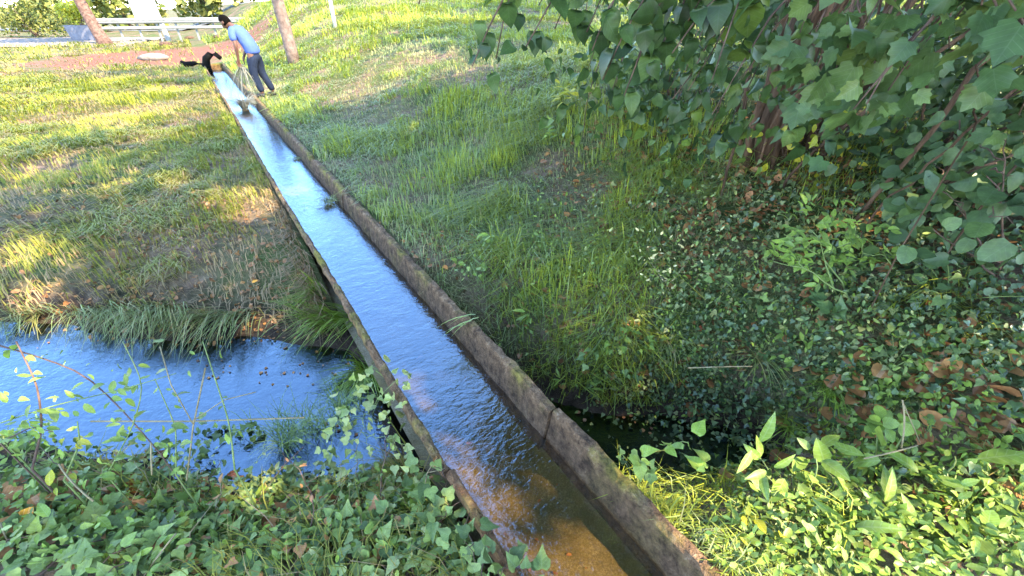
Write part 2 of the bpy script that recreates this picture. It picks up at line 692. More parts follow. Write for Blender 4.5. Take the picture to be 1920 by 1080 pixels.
class Leaves:
    """leaves of one plant, gathered and then written as objects (the largest in view) plus one mass"""

    def __init__(self):
        self.items = []           # kind, mat, P(n,3), Rm(n,3,3), size(n)

    def add(self, kind, mat, P, dirs, ups, size):
        P = np.atleast_2d(P)
        if len(P) == 0:
            return
        if kind in VARI:
            pick = rng.integers(0, 3, len(P))
            D_, U_ = np.broadcast_to(np.atleast_2d(dirs), P.shape), np.broadcast_to(np.atleast_2d(ups), P.shape)
            sz = np.broadcast_to(np.asarray(size, float), (len(P),)) * rng.choice([.6, .8, 1.0, 1.0, 1.12], len(P))
            for v_ in range(3):
                q = pick == v_
                if q.any():
                    self.items.append((VARI[kind][v_], mat, P[q], frames(D_[q], U_[q]), sz[q].copy()))
            return
        self.items.append((kind, mat, P, frames(np.atleast_2d(dirs), np.atleast_2d(ups)), np.broadcast_to(np.asarray(size, float), (len(P),)).copy()))

    def cut(self, keep):
        self.items = [(k, m, P[q], Rm[q], s[q]) for (k, m, P, Rm, s) in self.items for q in (keep(P),)]

    def write(self, root, nmax, partname='leaf', mass='foliage'):
        base = np.array(root.location)
        recs = []
        for a, (k, m, P, Rm, s) in enumerate(self.items):
            x, y, D = proj(P)
            vis = (D > .1) & (x > -20) & (x < 1940) & (y > -20) & (y < 1100)
            sc_ = np.where(vis, s / np.maximum(D, .1), 0)
            for i in range(len(P)):
                recs.append((sc_[i], a, i))
        recs.sort(key=lambda r: -r[0])
        chosen = [r for r in recs[:nmax] if r[0] * FPX > 9]
        taken = {a: set() for a in range(len(self.items))}
        for (_, a, i) in chosen:
            k, m, P, Rm, s = self.items[a]
            o = bpy.data.objects.new(partname, leaf_me(k, m))
            M = np.eye(4)
            M[:3, :3] = Rm[i] * s[i]
            M[:3, 3] = P[i] - base
            o.matrix_basis = Matrix(M.tolist())
            col.objects.link(o)
            o.parent = root
            taken[a].add(i)
        by = {}
        for a, (k, m, P, Rm, s) in enumerate(self.items):
            q = np.array([i for i in range(len(P)) if i not in taken[a]], int)
            if len(q):
                by.setdefault(m.name, [m, []])[1].append((k, P[q], Rm[q], s[q]))
        for m, lst in by.values():
            VV, TT, RR, off = [], [], [], 0
            for (k, P, Rm, s) in lst:
                V, T = SHAPES[k]
                W = np.einsum('nij,vj->nvi', Rm * s[:, None, None], V) + (P - base)[:, None, :]
                nV = len(V)
                VV.append(W.reshape(-1, 3))
                TT.append((T[None] + (np.arange(len(P)) * nV)[:, None, None]).reshape(-1, 3) + off)
                RR.append(np.repeat(rng.random(len(P)), nV))
                off += len(P) * nV
            me = np_mesh(mass, np.concatenate(VV), np.concatenate(TT), np.concatenate(RR))
            o = finish(mass, me, m, root)
            o['kind'] = 'stuff'


def rand_dirs(n, base, spread):
    d = rng.normal(0, spread, (n, 3)) + np.asarray(base, float)
    return d


TO_CAM = lambda P: np.array([0, 0, CAM_H]) - P


# ------------------------------------------------------------------ palettes
EARTH = ground_hit(325, 102)[:2]
EARTH_R = (3.2, 4.2)
M = {}
M['ground'] = ground_mat()
M['concrete'] = concrete_mat('mossy_concrete')
M['concrete_red'] = concrete_mat('rusty_brown_concrete', .75)
M['bed'] = bed_mat()
ROT = -math.atan2(DU[0], DU[1])
M['channel_water'] = water_mat('running_water', (.66, .57, .40), 30, .012, .20, (1.0, 1.8), -math.atan2(-DU[0], DU[1]), .22)
M['stream_water'] = water_mat('still_stream_water', (.25, .21, .15), 36, .008, .20, (1, 1.3), 0, .26)
M['bark'] = solid('brown_bark', (.028, .017, .011), (.17, .10, .066), 16, .95, .12, 1.0, streak=.14)
M['bark_pale'] = solid('pale_bark', (.06, .035, .028), (.22, .13, .10), 10, .95, .15, .6)
M['twig'] = solid('dark_twig', (.05, .03, .025), (.16, .10, .075), 20, .9, .2)
M['straw'] = solid('straw_stalk', (.16, .12, .06), (.30, .24, .14), 20, .85, .2)
M['stem'] = solid('green_stem', (.09, .13, .035), (.20, .24, .08), 20, .7, .3)
M['grass_left'] = leafmat('meadow_grass', [(.28, .22, .20), (.27, .25, .13), (.23, .255, .065), (.165, .22, .06), (.25, .30, .04)], .3, .6, False, .25, 25)
M['grass_right'] = leafmat('lush_grass', [(.34, .30, .24), (.24, .28, .20), (.20, .285, .20), (.20, .31, .12), (.28, .36, .06)], .3, .55, False, .3, 25)
M['sedge'] = leafmat('olive_sedge', [(.28, .25, .14), (.14, .18, .08), (.17, .23, .10), (.21, .28, .11)], .3, .5)
M['sedge_bright'] = leafmat('bright_sedge', [(.10, .18, .03), (.14, .25, .04), (.19, .30, .05), (.24, .33, .09)], .3, .4)
M['ivy'] = leafmat('ivy_leaf', [(.05, .09, .045), (.09, .155, .07), (.12, .20, .09), (.16, .25, .10), (.22, .31, .14)], .2, .52, True, .35, 60)
M['ivy_pale'] = leafmat('pale_ivy_leaf', [(.12, .18, .09), (.20, .27, .13), (.30, .36, .20), (.16, .25, .09)], .25, .4, True, .5, 60)
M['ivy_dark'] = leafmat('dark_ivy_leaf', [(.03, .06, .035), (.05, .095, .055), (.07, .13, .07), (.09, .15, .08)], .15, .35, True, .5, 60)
M['lime'] = leafmat('heart_leaf', [(.022, .052, .026), (.034, .078, .034), (.05, .105, .044), (.10, .17, .045)], .32, .42, True, .4, 30)
M['lobed'] = leafmat('lobed_leaf', [(.035, .078, .040), (.052, .108, .052), (.072, .138, .064), (.11, .175, .07)], .3, .45, True, .35, 30)
M['elder'] = leafmat('elder_leaf', [(.11, .19, .07), (.15, .26, .08), (.19, .32, .08), (.23, .37, .09)], .3, .45, True, .4, 40)
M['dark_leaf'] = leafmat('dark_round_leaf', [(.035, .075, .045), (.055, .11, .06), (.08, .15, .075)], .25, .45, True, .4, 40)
M['yellow_leaf'] = leafmat('yellow_green_leaf', [(.28, .33, .03), (.38, .38, .04), (.22, .30, .04)], .35, .45, True, .4, 40)
M['fresh'] = leafmat('fresh_leaf', [(.09, .16, .045), (.13, .22, .06), (.17, .28, .07), (.22, .33, .09)], .3, .45, True, .4, 40)
M['pale_dry'] = leafmat('whitish_dry_leaf', [(.45, .44, .34), (.60, .58, .48), (.34, .36, .22)], .2, .7, True, .2, 40)
M['dead'] = leafmat('dead_leaf', [(.10, .05, .03), (.22, .11, .06), (.34, .19, .11), (.28, .15, .12)], .15, .7, True, .2, 50)
M['orange'] = leafmat('orange_leaf', [(.75, .33, .03), (.80, .38, .04)], .2, .5, True, .3)
M['red_leaf'] = leafmat('red_leaf', [(.45, .10, .05), (.50, .14, .07)], .2, .6, True, .3)
M['bush'] = leafmat('bush_leaf', [(.06, .09, .03), (.10, .14, .04), (.16, .19, .06), (.20, .21, .09)], .25, .55)
M['bush_yellow'] = leafmat('yellow_bush_leaf', [(.22, .28, .03), (.30, .36, .04), (.36, .40, .06)], .3, .5)
M['gravel'] = solid('pale_gravel', (.15, .115, .09), (.26, .21, .175), 6, .95, .2, .5)
M['asphalt'] = solid('asphalt', (.10, .10, .10), (.16, .16, .155), 30, .9, .3)
M['galv'] = solid('galvanised_steel', (.17, .175, .17), (.25, .25, .24), 6, .7, .25, 0, 0)
M['white'] = solid('white_paint', (.30, .30, .32), (.40, .40, .40), 5, .6, .3)
M['post_wood'] = solid('weathered_wood', (.09, .06, .05), (.22, .16, .135), 9, .9, .2, .5)
M['black'] = solid('black_rubber', (.002, .002, .002), (.006, .005, .004), 12, .8, .1)
M['box_grey'] = solid('grey_plastic', (.13, .125, .15), (.18, .175, .21), 5, .7, .3)

# ------------------------------------------------------------------ the ground: one sheet laid along the channel
SL, SR = .325, .89                     # outer faces of the channel walls
def stretch(n, near, far, power):
    t = np.linspace(0, 1, n)
    return near * t * (n - 1) * (1 - t ** power) + far * t ** power


left_s = SL + .02 - stretch(110, .035, 420, 4.2)[1:]
right_s = SR - .02 + stretch(110, .035, 420, 4.2)[1:]
S = np.concatenate([left_s[::-1], [SL + .02, SL + .03, SR - .03, SR - .02], right_s])
Uf = stretch(230, .045, 600, 4.5)
U = np.concatenate([-stretch(40, .06, 30, 3)[1:][::-1] - .6, Uf - .6])
SS, UU = np.meshgrid(S, U)
X = DU[0] * UU + DS[0] * SS
Y = DU[1] * UU + DS[1] * SS
Z = zg(X, Y)
inside = (SS > SL + .025) & (SS < SR - .025) & (UU < 17.65)
Z = np.where(inside, np.minimum(Z, -.46), Z)
rim = ((SS > SL - .25) & (SS < SL + .025)) | ((SS > SR - .025) & (SS < SR + .2))
Z = np.where(rim & (UU > .2) & (UU < 17.65), np.minimum(Z, -.035), Z)
nu, ns = SS.shape
idx = np.arange(nu * ns).reshape(nu, ns)
F = np.stack([idx[:-1, :-1], idx[:-1, 1:], idx[1:, 1:], idx[1:, :-1]], -1).reshape(-1, 4)
o = finish('ground', np_mesh('ground', np.stack([X, Y, Z], -1).reshape(-1, 3), F), M['ground'], None, True)
tag(o, 'earth and thatch ground with two stream banks', kind='structure')

# stream water under the channel
xs = np.concatenate([np.linspace(-14, -4, 21), np.linspace(-3.8, 1.9, 50)])
yo = np.linspace(-1.25, 1.25, 9)
V = np.array([(x, stream_yc(x) + q * stream_hw(x) * 1.5, WATER_Z) for x in xs for q in yo])
idx = np.arange(len(V)).reshape(len(xs), len(yo))
F = np.stack([idx[:-1, :-1], idx[1:, :-1], idx[1:, 1:], idx[:-1, 1:]], -1).reshape(-1, 4)
o = finish('stream', np_mesh('stream', V, F), M['stream_water'], None, True)
tag(o, 'still stream water passing under the concrete channel', kind='structure')

# ------------------------------------------------------------------ the concrete channel
CH0, CH1 = -2.6, 17.6
chan = thing('irrigation_channel', 'long narrow mossy concrete channel carrying water across the grass', 'channel', (0, 0, 0))


def wall_seg(u0, u1, s_out, s_in, sgn, mat, dz=0.0, ds=0.0):
    """one cast length of wall: outer face, worn top, battered inner face"""
    n = max(3, int((u1 - u0) / .025))
    us_ = np.linspace(u0, u1, n)
    prof = [(s_out + sgn * .17, -.40), (s_out + sgn * .07, -.30), (s_out + sgn * .035, -.16), (s_out + sgn * .02, -.085), (s_out + sgn * .002, -.055), (s_out, -.016), (s_out + sgn * .010, -.002), (s_in - sgn * .012, 0), (s_in, -.014),
            (s_in + sgn * .010, -.09), (s_in + sgn * .026, -.2), (s_in + sgn * .07, -.30), (s_in + sgn * .09, -.385)]
    V, F = [], []
    k = len(prof)
    for i, u_ in enumerate(us_):
        wob = .009 * (vnoise(u_ * 2.2, sgn * 3, 4) - .5) + ds
        chip = 0
        c_ = vnoise(u_ * 7.0, sgn * 5 + 1, 6)
        if c_ > .74:
            chip = (c_ - .74) * .16
        for j, (s_, z_) in enumerate(prof):
            e = .012 * (vnoise(u_ * 14, j * 2.7 + sgn, 9) - .5) + .008 * (vnoise(u_ * 31, j * 3.1 + sgn, 19) - .5)
            top = 1 if z_ > -.05 else 0
            V.append(us(u_, s_ + wob + e, z_ + dz + top * (.030 * (vnoise(u_ * 4.3, sgn * 4, 2) - .75) + .012 * (vnoise(u_ * 23, j * 2 + sgn * 4, 27) - .6) - chip)))
    for i in range(n - 1):
        for j in range(k - 1):
            q = (i * k + j, (i + 1) * k + j, (i + 1) * k + j + 1, i * k + j + 1)
            F.append(q if sgn > 0 else q[::-1])
    F.append(tuple(range(k)) if sgn < 0 else tuple(range(k))[::-1])
    e = (n - 1) * k
    F.append(tuple(e + j for j in range(k))[::-1] if sgn < 0 else tuple(e + j for j in range(k)))
    o = finish('channel_wall', py_mesh('channel_wall', V, F), mat, chan)
    return o


JOIN = [CH0, .97, 4.15, 7.6, 11.0, 14.3, CH1]
for i in range(6):
    a, b = JOIN[i] + .004, JOIN[i + 1] - .004
    off = [.012, 0, -.004, .006, -.003, .004][i]
    wl = wall_seg(a, b, SL, SL + .036, 1, M['concrete_red'] if i == 0 else M['concrete'], [-.008, 0, .006, -.004, .003, 0][i], off)
    wr = wall_seg(a, b, SR, SR - .052, -1, M['concrete'], [.004, 0, .012, 0, .004, -.004][i], off)
    # floor slab of this length, with a little sand on it
    n = max(4, int((b - a) / .08))
    uu = np.linspace(JOIN[i], JOIN[i + 1], n)
    q = np.linspace(SL + .068, SR - .082, 13)
    V, F = [], []
    for u_ in uu:
        for s_ in q:
            V.append(us(u_, s_, -.262 + .04 * (fbm(u_ * 2.2, s_ * 5, 12) - .5) + .05 * (abs(s_ - .5 * (SL + SR)) / .21) ** 4))
    k = len(q)
    for r_ in range(n - 1):
        for j in range(k - 1):
            F.append((r_ * k + j, r_ * k + j + 1, (r_ + 1) * k + j + 1, (r_ + 1) * k + j))
    m0 = len(V)
    for u_ in (a, b):
        for s_ in (SL + .03, SR - .03):
            V.append(us(u_, s_, -.405))
    F.append((m0, m0 + 2, m0 + 3, m0 + 1))
    finish('channel_floor', py_mesh('channel_floor', V, F), M['bed'], chan, True)
# end plate at the head of the channel
V, F = box(0, 0, -.2, .46, .06, .40)
V = [us(CH1 + .035 + v[1], .62 + v[0], v[2]) for v in V]
finish('end_plate', py_mesh('end_plate', V, F), M['concrete'], chan)

n = 420
uu = np.linspace(CH0, CH1, n)
q = np.linspace(SL + .060, SR - .074, 7)
V = np.array([us(u_, s_, -.165) for u_ in uu for s_ in q])
idx = np.arange(len(V)).reshape(n, 7)
F = np.stack([idx[:-1, :-1], idx[:-1, 1:], idx[1:, 1:], idx[1:, :-1]], -1).reshape(-1, 4)
o = finish('water', np_mesh('water', V, F), M['channel_water'], None, True)
tag(o, 'clear shallow water running down the channel', kind='structure')

# ------------------------------------------------------------------ far setting: gravel yard, road
def sheet(name, pts, mat, label, lift=.02, sub=14):
    """quad patch draped on the ground"""
    A, B, C_, D_ = [np.asarray(p, float) for p in pts]
    t = np.linspace(0, 1, sub)
    V = []
    for a in t:
        for b in t:
            p = (A * (1 - a) + B * a) * (1 - b) + (D_ * (1 - a) + C_ * a) * b
            V.append((p[0], p[1], float(zg(p[0], p[1])) + lift))
    idx = np.arange(sub * sub).reshape(sub, sub)
    F = np.stack([idx[:-1, :-1], idx[1:, :-1], idx[1:, 1:], idx[:-1, 1:]], -1).reshape(-1, 4)
    o = finish(name, np_mesh(name, np.array(V), F), mat, None, True)
    tag(o, label, kind='structure')
    return o


sheet('gravel_yard', [(-46, 17.6), (-18.6, 23.6), (-21, 31), (-50, 27)], M['gravel'], 'pale gravel yard at the edge of the meadow', .03, 24)
sheet('road', [(-60, 36), (10, 44), (10, 50), (-60, 43)], M['asphalt'], 'asphalt road behind the guard rail', .05, 30)
sheet('verge', [(-6, 25.5), (34, 27), (36, 33), (-8, 32)], M['gravel'], 'pale dry strip along the top of the field', .05, 24)

# ------------------------------------------------------------------ grass
def blades(n, seed, right):
    g = np.random.default_rng(seed)
    a = g.random(n)
    lo, hi = .55 ** .62, 34 ** .62
    r = (lo + (hi - lo) * a) ** (1 / .62)
    th = g.uniform(-1.06, .98, n)
    x, y = r * np.sin(th), r * np.cos(th)
    s = DS[0] * x + DS[1] * y
    u_ = DU[0] * x + DU[1] * y
    z = zg(x, y)
    k = (s > SR + .015) if right else (s < SL - .01)
    k &= z > WATER_Z + .03
    e = np.hypot((x - EARTH[0]) / EARTH_R[0], (y - EARTH[1]) / EARTH_R[1]) + (fbm(x, y, 21) - .5) * .8
    k &= (e > 1.15) | (g.random(n) < .06)
    patch = fbm(x * .9, y * .9, 31) * .6 + fbm(x * 3.2, y * 3.2, 33) * .4
    if right:
        dens = .30 + .75 * sm(.36, .55, patch)
        dens *= 1 - .75 * sm(.9, 2.4, x) * sm(6.5, 4, y)      # little grass under the trees
        dens *= 1 - .4 * sm(3.0, 2.0, y)
        dens = np.where((x < 1.3) & (y > 1.75), np.maximum(dens, .55), dens)
        dens *= 1 - .5 * sm(1.5, 1.2, y)
        dens = np.where(s < SR + .12, np.maximum(dens, .75), dens)
    else:
        dens = .45 + .7 * sm(.40, .60, patch) + .3 * sm(4, 8, y)
        dens *= 1 - .86 * sm(1.3, 1.05, y)
        dens = np.where((x < -17) & (y > 17), dens * .3, dens)
        dens *= 1 - .35 * sm(6.5, 4.5, y)
        dens = np.where((s > SL - .12) & (y > 2.2), np.maximum(dens, .9), dens)
    k &= g.random(n) < dens
    x, y, z, patch, r, s = x[k], y[k], z[k], patch[k], r[k], s[k]
    n = len(x)
    if right:
        L = g.uniform(.03, .10, n) * (.65 + 1.2 * sm(.40, .66, patch)) * (1 + .10 * r ** .6)
        L = np.where(g.random(n) < .12, L * 2.1, L)
    else:
        L = g.uniform(.03, .075, n) * (1 + .8 * sm(.5, .65, patch)) * (1 + .16 * r ** .6)
        L = np.where((y < 3.0) & (y > 1.9), L * 1.5, L)
        L = np.where(s > SL - .12, L * 1.5, L)
        L = np.where(y < 1.25, L * 1.5 + .01, L)
    wd = (.0028 + .0011 * r) * g.uniform(.7, 1.3, n)
    az = fbm(x * .9, y * .9, 41) * 9 + g.normal(0, .9, n)
    lean = np.clip(g.uniform(.15, 1.1, n) + .9 * sm(.42, .62, fbm(x * 1.7, y * 1.7, 44)), 0, 1.7)
    dx, dy = np.cos(az), np.sin(az)
    if right:       # blades beside the wall lean away from it
        nearw = (s < SR + .16) & (dx * DS[0] + dy * DS[1] < .1) & (g.random(n) > .4)
        dx, dy = np.where(nearw, -dx, dx), np.where(nearw, -dy, dy)
        L = L * (1 - .45 * sm(1.9, 1.4, y))
        lean = np.where(y < 1.7, np.minimum(lean, 1.0), lean)
    else:
        nearw = (s > SL - .16) & (dx * DS[0] + dy * DS[1] > -.1) & (g.random(n) > .4)
        dx, dy = np.where(nearw, -dx, dx), np.where(nearw, -dy, dy)
    px, py = -dy, dx
    V = np.empty((n, 5, 3))
    b1 = L * .5
    mx, mz = b1 * lean * .45, b1 * .95
    tx, tz = L * lean * .95, L * np.maximum(.30, .95 - lean * .55)
    V[:, 0] = np.stack([x - px * wd / 2, y - py * wd / 2, z - .01], -1)
    V[:, 1] = np.stack([x + px * wd / 2, y + py * wd / 2, z - .01], -1)
    V[:, 2] = np.stack([x + dx * mx - px * wd * .42, y + dy * mx - py * wd * .42, z + mz], -1)
    V[:, 3] = np.stack([x + dx * mx + px * wd * .42, y + dy * mx + py * wd * .42, z + mz], -1)
    V[:, 4] = np.stack([x + dx * tx, y + dy * tx, z + tz], -1)
    T = np.array([(0, 1, 3), (0, 3, 2), (2, 3, 4)])
    F = (T[None] + (np.arange(n) * 5)[:, None, None]).reshape(-1, 3)
    green = np.clip(.04 + 1.15 * sm(.34, .66, patch) * .75 + g.normal(0, .26, n), 0, .99)
    if not right:
        green = np.clip(green - .34 * sm(7, 3.4, y) + .08 * sm(6, 9, y), 0, .99)  # drier straw nearby; sunlit yellow put into the colour farther off
        green = np.where(s < -9, green * .6, green)
        green = np.where(y > 12, green * .75, green)
    else:
        green = np.clip(green + .12 + .15 * sm(9, 14, y), 0, .99)  # far blades pushed to the yellow stops, their sunlit tone painted in
    return np_mesh('grass', V.reshape(-1, 3), F, np.repeat(green, 5))


o = finish('meadow_grass', blades(430000, 1, False), M['grass_left'])
tag(o, 'short patchy grass and dry thatch left of the channel', 'grass', 'stuff')
o = finish('bank_grass', blades(420000, 2, True), M['grass_right'])
tag(o, 'longer soft grass covering the bank right of the channel', 'grass', 'stuff')

# leaf litter on the ground (stuff)
def litter(name, label, mat, spots, kind='round', up=.35):
    LL = Leaves()
    for (px, py, rad, n, size) in spots:
        c = ground_hit(px, py)
        P = c[None, :2] + rng.normal(0, rad, (n, 2))
        sd_ = P @ DS
        P = P[(sd_ < SL - .01) | (sd_ > SR + .01)]
        n = len(P)
        z = zg(P[:, 0], P[:, 1]) + rng.uniform(.005, .04, n)
        P3 = np.column_stack([P, z])
        LL.add(kind, mat, P3, rand_dirs(n, (0, 0, 0), 1) * (1, 1, .25), rand_dirs(n, (0, 0, 1), up), rng.uniform(.6, 1.2, n) * size)
    root = thing(name, label, 'leaf litter', (0, 0, 0))
    root['kind'] = 'stuff'
    s_ = [P for it in LL.items for P in it[2]]
    LL.write(root, 0, mass='litter')
    return root


litter('leaf_litter', 'scattered brown dead leaves lying on the right bank', M['dead'],
       [(1800, 700, .25, 160, .07), (1790, 790, .2, 120, .07), (1300, 400, .35, 130, .06), (1180, 330, .4, 120, .06), (1300, 640, .15, 40, .05), (1250, 250, .5, 240, .06), (1200, 310, .4, 220, .05), (1330, 340, .4, 260, .055), (1380, 430, .4, 220, .055), (1150, 400, .4, 160, .045), (1700, 420, .4, 160, .06), (1550, 350, .4, 200, .06),
        (1100, 420, .3, 60, .05), (950, 470, .3, 40, .04), (830, 470, .2, 60, .035), (1450, 560, .4, 100, .06), (1150, 560, .3, 60, .05), (1050, 620, .2, 40, .04)])
litter('leaf_litter', 'brown and orange dead leaves among the ivy at lower left', M['dead'],
       [(450, 900, .07, 40, .045), (380, 910, .08, 24, .04), (100, 930, .15, 30, .05), (300, 860, .1, 24, .045), (830, 930, .05, 10, .05), (40, 1000, .08, 12, .07), (600, 960, .2, 30, .045)])

litter('leaf_litter', 'brown dry leaves along the bank above the pool', M['dead'],
       [(300, 560, .5, 200, .035), (480, 560, .35, 160, .035), (150, 560, .4, 130, .035), (540, 430, .3, 90, .04), (400, 470, .6, 160, .035), (200, 450, .7, 160, .04), (330, 390, .25, 60, .05), (60, 400, .5, 80, .04), (480, 620, .2, 60, .03)])
for (px, py, nm, lb, mt, size, cat) in (
        (476, 540, 'fallen_leaf', 'single bright orange leaf on the bank above the pool', 'orange', .045, 'leaf'),
        (432, 905, 'fallen_leaf', 'orange red dead leaf standing up among the ivy', 'red_leaf', .06, 'leaf'),
        (878, 1000, 'fallen_leaf', 'dark red leaf caught in ivy beside the channel', 'red_leaf', .055, 'leaf'),
        (1305, 632, 'fallen_leaf', 'reddish dead leaf lying among ivy on the right bank', 'red_leaf', .07, 'leaf'),
        (40, 990, 'fallen_leaf', 'long yellow orange leaf at the lower left corner', 'orange', .09, 'leaf')):
    c = ground_hit(px, py) + (0, 0, .05)
    me = leaf_me('oval', M[mt])
    o = bpy.data.objects.new(nm, me)
    fr = frames(np.array([[.6, .3, .2]]), np.array([[.1, -.6, .8]]))[0] * size
    Mx = np.eye(4)
    Mx[:3, :3] = fr
    Mx[:3, 3] = c
    o.matrix_basis = Matrix(Mx.tolist())
    col.objects.link(o)
    tag(o, lb, cat)

# ================================================================== plants
def stem_obj(root, P, r0, r1, mat, name='stem', k=5):
    base = np.array(root.location)
    V, F = tube(P, np.linspace(r0, r1, len(P)), k)
    return finish(name, py_mesh(name, rel(V, base), F), mat, root, True)


def ground_pt(px, py):
    c = ground_hit(px, py)
    return np.array([c[0], c[1], float(zg(c[0], c[1]))])


# ---- gaps cut in the crowns along the sun's direction, to dapple these spots
SPOTS = [(60, 470, .17), (75, 560, .15), (90, 640, .10), (470, 400, .22), (430, 370, .28), (520, 370, .14), (1050, 1070, .08),
         (850, 900, .06), (1200, 900, .10), (1500, 960, .12), (1420, 1040, .12), (1640, 1010, .12), (1580, 900, .06), (1780, 1000, .07), (1850, 900, .05), (480, 620, .05), (460, 900, .08),
         (700, 760, .09), (140, 800, .10), (1560, 430, .11), (290, 255, .35), (330, 340, .2), (560, 330, .2), (740, 250, .25), (1085, 180, .12),
         (1330, 1060, .1), (820, 930, .06)]
shafts = []
for (px, py, rad) in ((1080, 1010, .09), (1140, 1050, .12), (1190, 1075, .12), (1015, 850, .01), (1300, 1010, .10), (1180, 880, .05), (440, 150, .35), (415, 135, .35)):
    d_ = pix_ray(px, py)
    shafts.append((np.array([0, 0, CAM_H]) + d_ * (-.25 - CAM_H) / d_[2], rad + .10))
for (px, py, rad) in SPOTS:
    shafts.append((ground_hit(px, py), rad + .10))


def shaft_keep(P):
    k = np.ones(len(P), bool)
    for c, rad in shafts:
        v = P - c
        t = v @ SUN_V
        d = np.linalg.norm(v - t[:, None] * SUN_V, axis=1)
        k &= ~((d < rad * rng.uniform(.45, 1.25, len(P))) & (t > .6))
    return k


def crown(LL, kind, mat, c, rad, nclump, nleaf, size, spread=.45, low=None):
    """clumps of leaves through an ellipsoid, denser to the outside"""
    c, rad = np.asarray(c, float), np.asarray(rad, float)
    d = rng.normal(0, 1, (nclump, 3))
    d /= np.linalg.norm(d, axis=1)[:, None]
    cc = c + d * rad * (rng.random((nclump, 1)) ** .42)
    P = np.repeat(cc, nleaf, axis=0) + rng.normal(0, spread, (nclump * nleaf, 3)) * (1, 1, .7)
    if low is not None:
        P = P[P[:, 2] > low]
    P = P[shaft_keep(P)]
    n = len(P)
    LL.add(kind, mat, P, rand_dirs(n, (0, 0, -.35), .8), rand_dirs(n, (0, 0, 1), .55), rng.uniform(.7, 1.25, n) * size)
    return cc


# ---- the big tree over the right bank, its twigs hang into the picture
tb = ground_pt(1440, 300)
tree = thing('lime_tree', 'big tree with brown ivy wrapped trunk and drooping heart shaped leaves', 'tree', tb)
top = np.array([2.6, 4.2, 5.2])
P = np.array([tb + (0, 0, -.15), tb + (-.02, -.02, .4), tb + (-.05, -.06, 1.1), tb + (-.1, -.15, 2.2), tb + (-.15, -.3, 3.4), top])
V, F = tube(P, np.array([.24, .17, .145, .14, .13, .10]) * tb[1] / 5.0, 18, .22, 5)
finish('trunk', py_mesh('trunk', rel(V, tb), F), M['bark'], tree, True)
for (dx, dy, r, tx, ty) in ((.22, .02, .045, .42, .1), (-.17, -.05, .035, -.2, -.2), (.10, -.17, .03, .1, -.32), (-.06, -.19, .02, .0, -.26), (.30, -.1, .03, .7, -.2), (.16, -.12, .015, .3, -.3), (-.22, -.02, .015, -.35, -.1), (.02, -.2, .014, -.1, -.3), (.36, .05, .02, .5, .2), (-.13, -.14, .012, -.05, -.2)):
    P = arc(tb + (dx, dy, -.1), tb + (tx, ty, 2.6), 0, .08, 9, .02)
    stem_obj(tree, P, r, r * .6, M['bark'], 'trunk_stem', 8)
for i, (ex, ey, ez) in enumerate(((-1.3, 2.4, 5.6), (.4, 1.2, 5.2), (4.6, 1.4, 5.6), (5.2, 5.0, 6.2), (1.2, 6.4, 6.6), (-1.0, 5.2, 6.4), (2.4, -.6, 5.6))):
    P = arc(tb + (-.12, -.25, 2.6 + .25 * i), (ex, ey, ez), .5, .2, 8, .05)
    stem_obj(tree, P, .09, .02, M['bark'], 'branch', 7)
LL = Leaves()
crown(LL, 'card', M['lime'], (2.7, 1.3, 5.4), (4.2, 3.7, 2.2), 320, 44, .15, .40, 2.4)
crown(LL, 'card', M['lime'], (3.6, -1.6, 5.0), (4.2, 2.8, 2.0), 170, 42, .15, .42, 2.3)
crown(LL, 'card', M['lime'], (-2.2, 8.0, 9.2), (1.5, .30, .4), 18, 40, .16, .35)  # three unseen high lobes, added to cast shade stripes on the lawn
crown(LL, 'card', M['lime'], (-.4, 8.9, 9.6), (1.6, .28, .4), 18, 40, .16, .35)
crown(LL, 'card', M['lime'], (.2, 7.0, 8.6), (1.8, .3, .4), 18, 40, .16, .35)
crown(LL, 'card', M['lime'], (2.3, 4.2, 3.3), (2.6, 2.6, .7), 100, 40, .15, .30, 2.3)  # three low leaf layers out of view, added to darken the water's reflections
crown(LL, 'card', M['lime'], (2.6, 1.8, 3.2), (2.4, 1.6, .6), 90, 40, .15, .30, 2.3)
crown(LL, 'card', M['lime'], (1.25, 3.4, 3.5), (1.6, 2.1, .5), 230, 40, .15, .26, 2.3)
# drooping twigs in view: tip in the picture, number of leaves, leaf length
TW = [(885, 125, 1.75, 12, .075), (930, 110, 1.8, 12, .08), (985, 90, 1.85, 14, .085), (955, 35, 1.9, 10, .08), (1040, 55, 1.9, 14, .085), (1010, 10, 2.0, 12, .08),
      (1110, 95, 1.7, 15, .10), (1130, 150, 1.7, 14, .10), (1170, 180, 1.75, 14, .10), (1215, 150, 1.8, 16, .10), (1200, 60, 1.8, 16, .10), (1260, 100, 1.75, 16, .10),
      (1335, 150, 1.6, 10, .11), (1335, 215, 1.6, 6, .11), (1290, 40, 1.8, 16, .10), (1370, 70, 1.8, 14, .10), (1390, 150, 2.1, 14, .10), (785, 8, 2.1, 5, .085), (1130, 10, 1.9, 14, .10),
      (1250, 200, 2.1, 12, .09), (1080, 20, 2.2, 12, .09), (1440, 40, 2.2, 14, .10), (1540, 150, 2.6, 16, .09), (1300, 10, 2.6, 16, .10), (1350, 30, 2.2, 16, .10), (1230, 20, 2.0, 16, .10), (1160, 110, 1.9, 14, .09), (1100, 60, 1.9, 14, .09), (1380, 210, 2.1, 8, .09), (1290, 170, 2.0, 12, .09)]
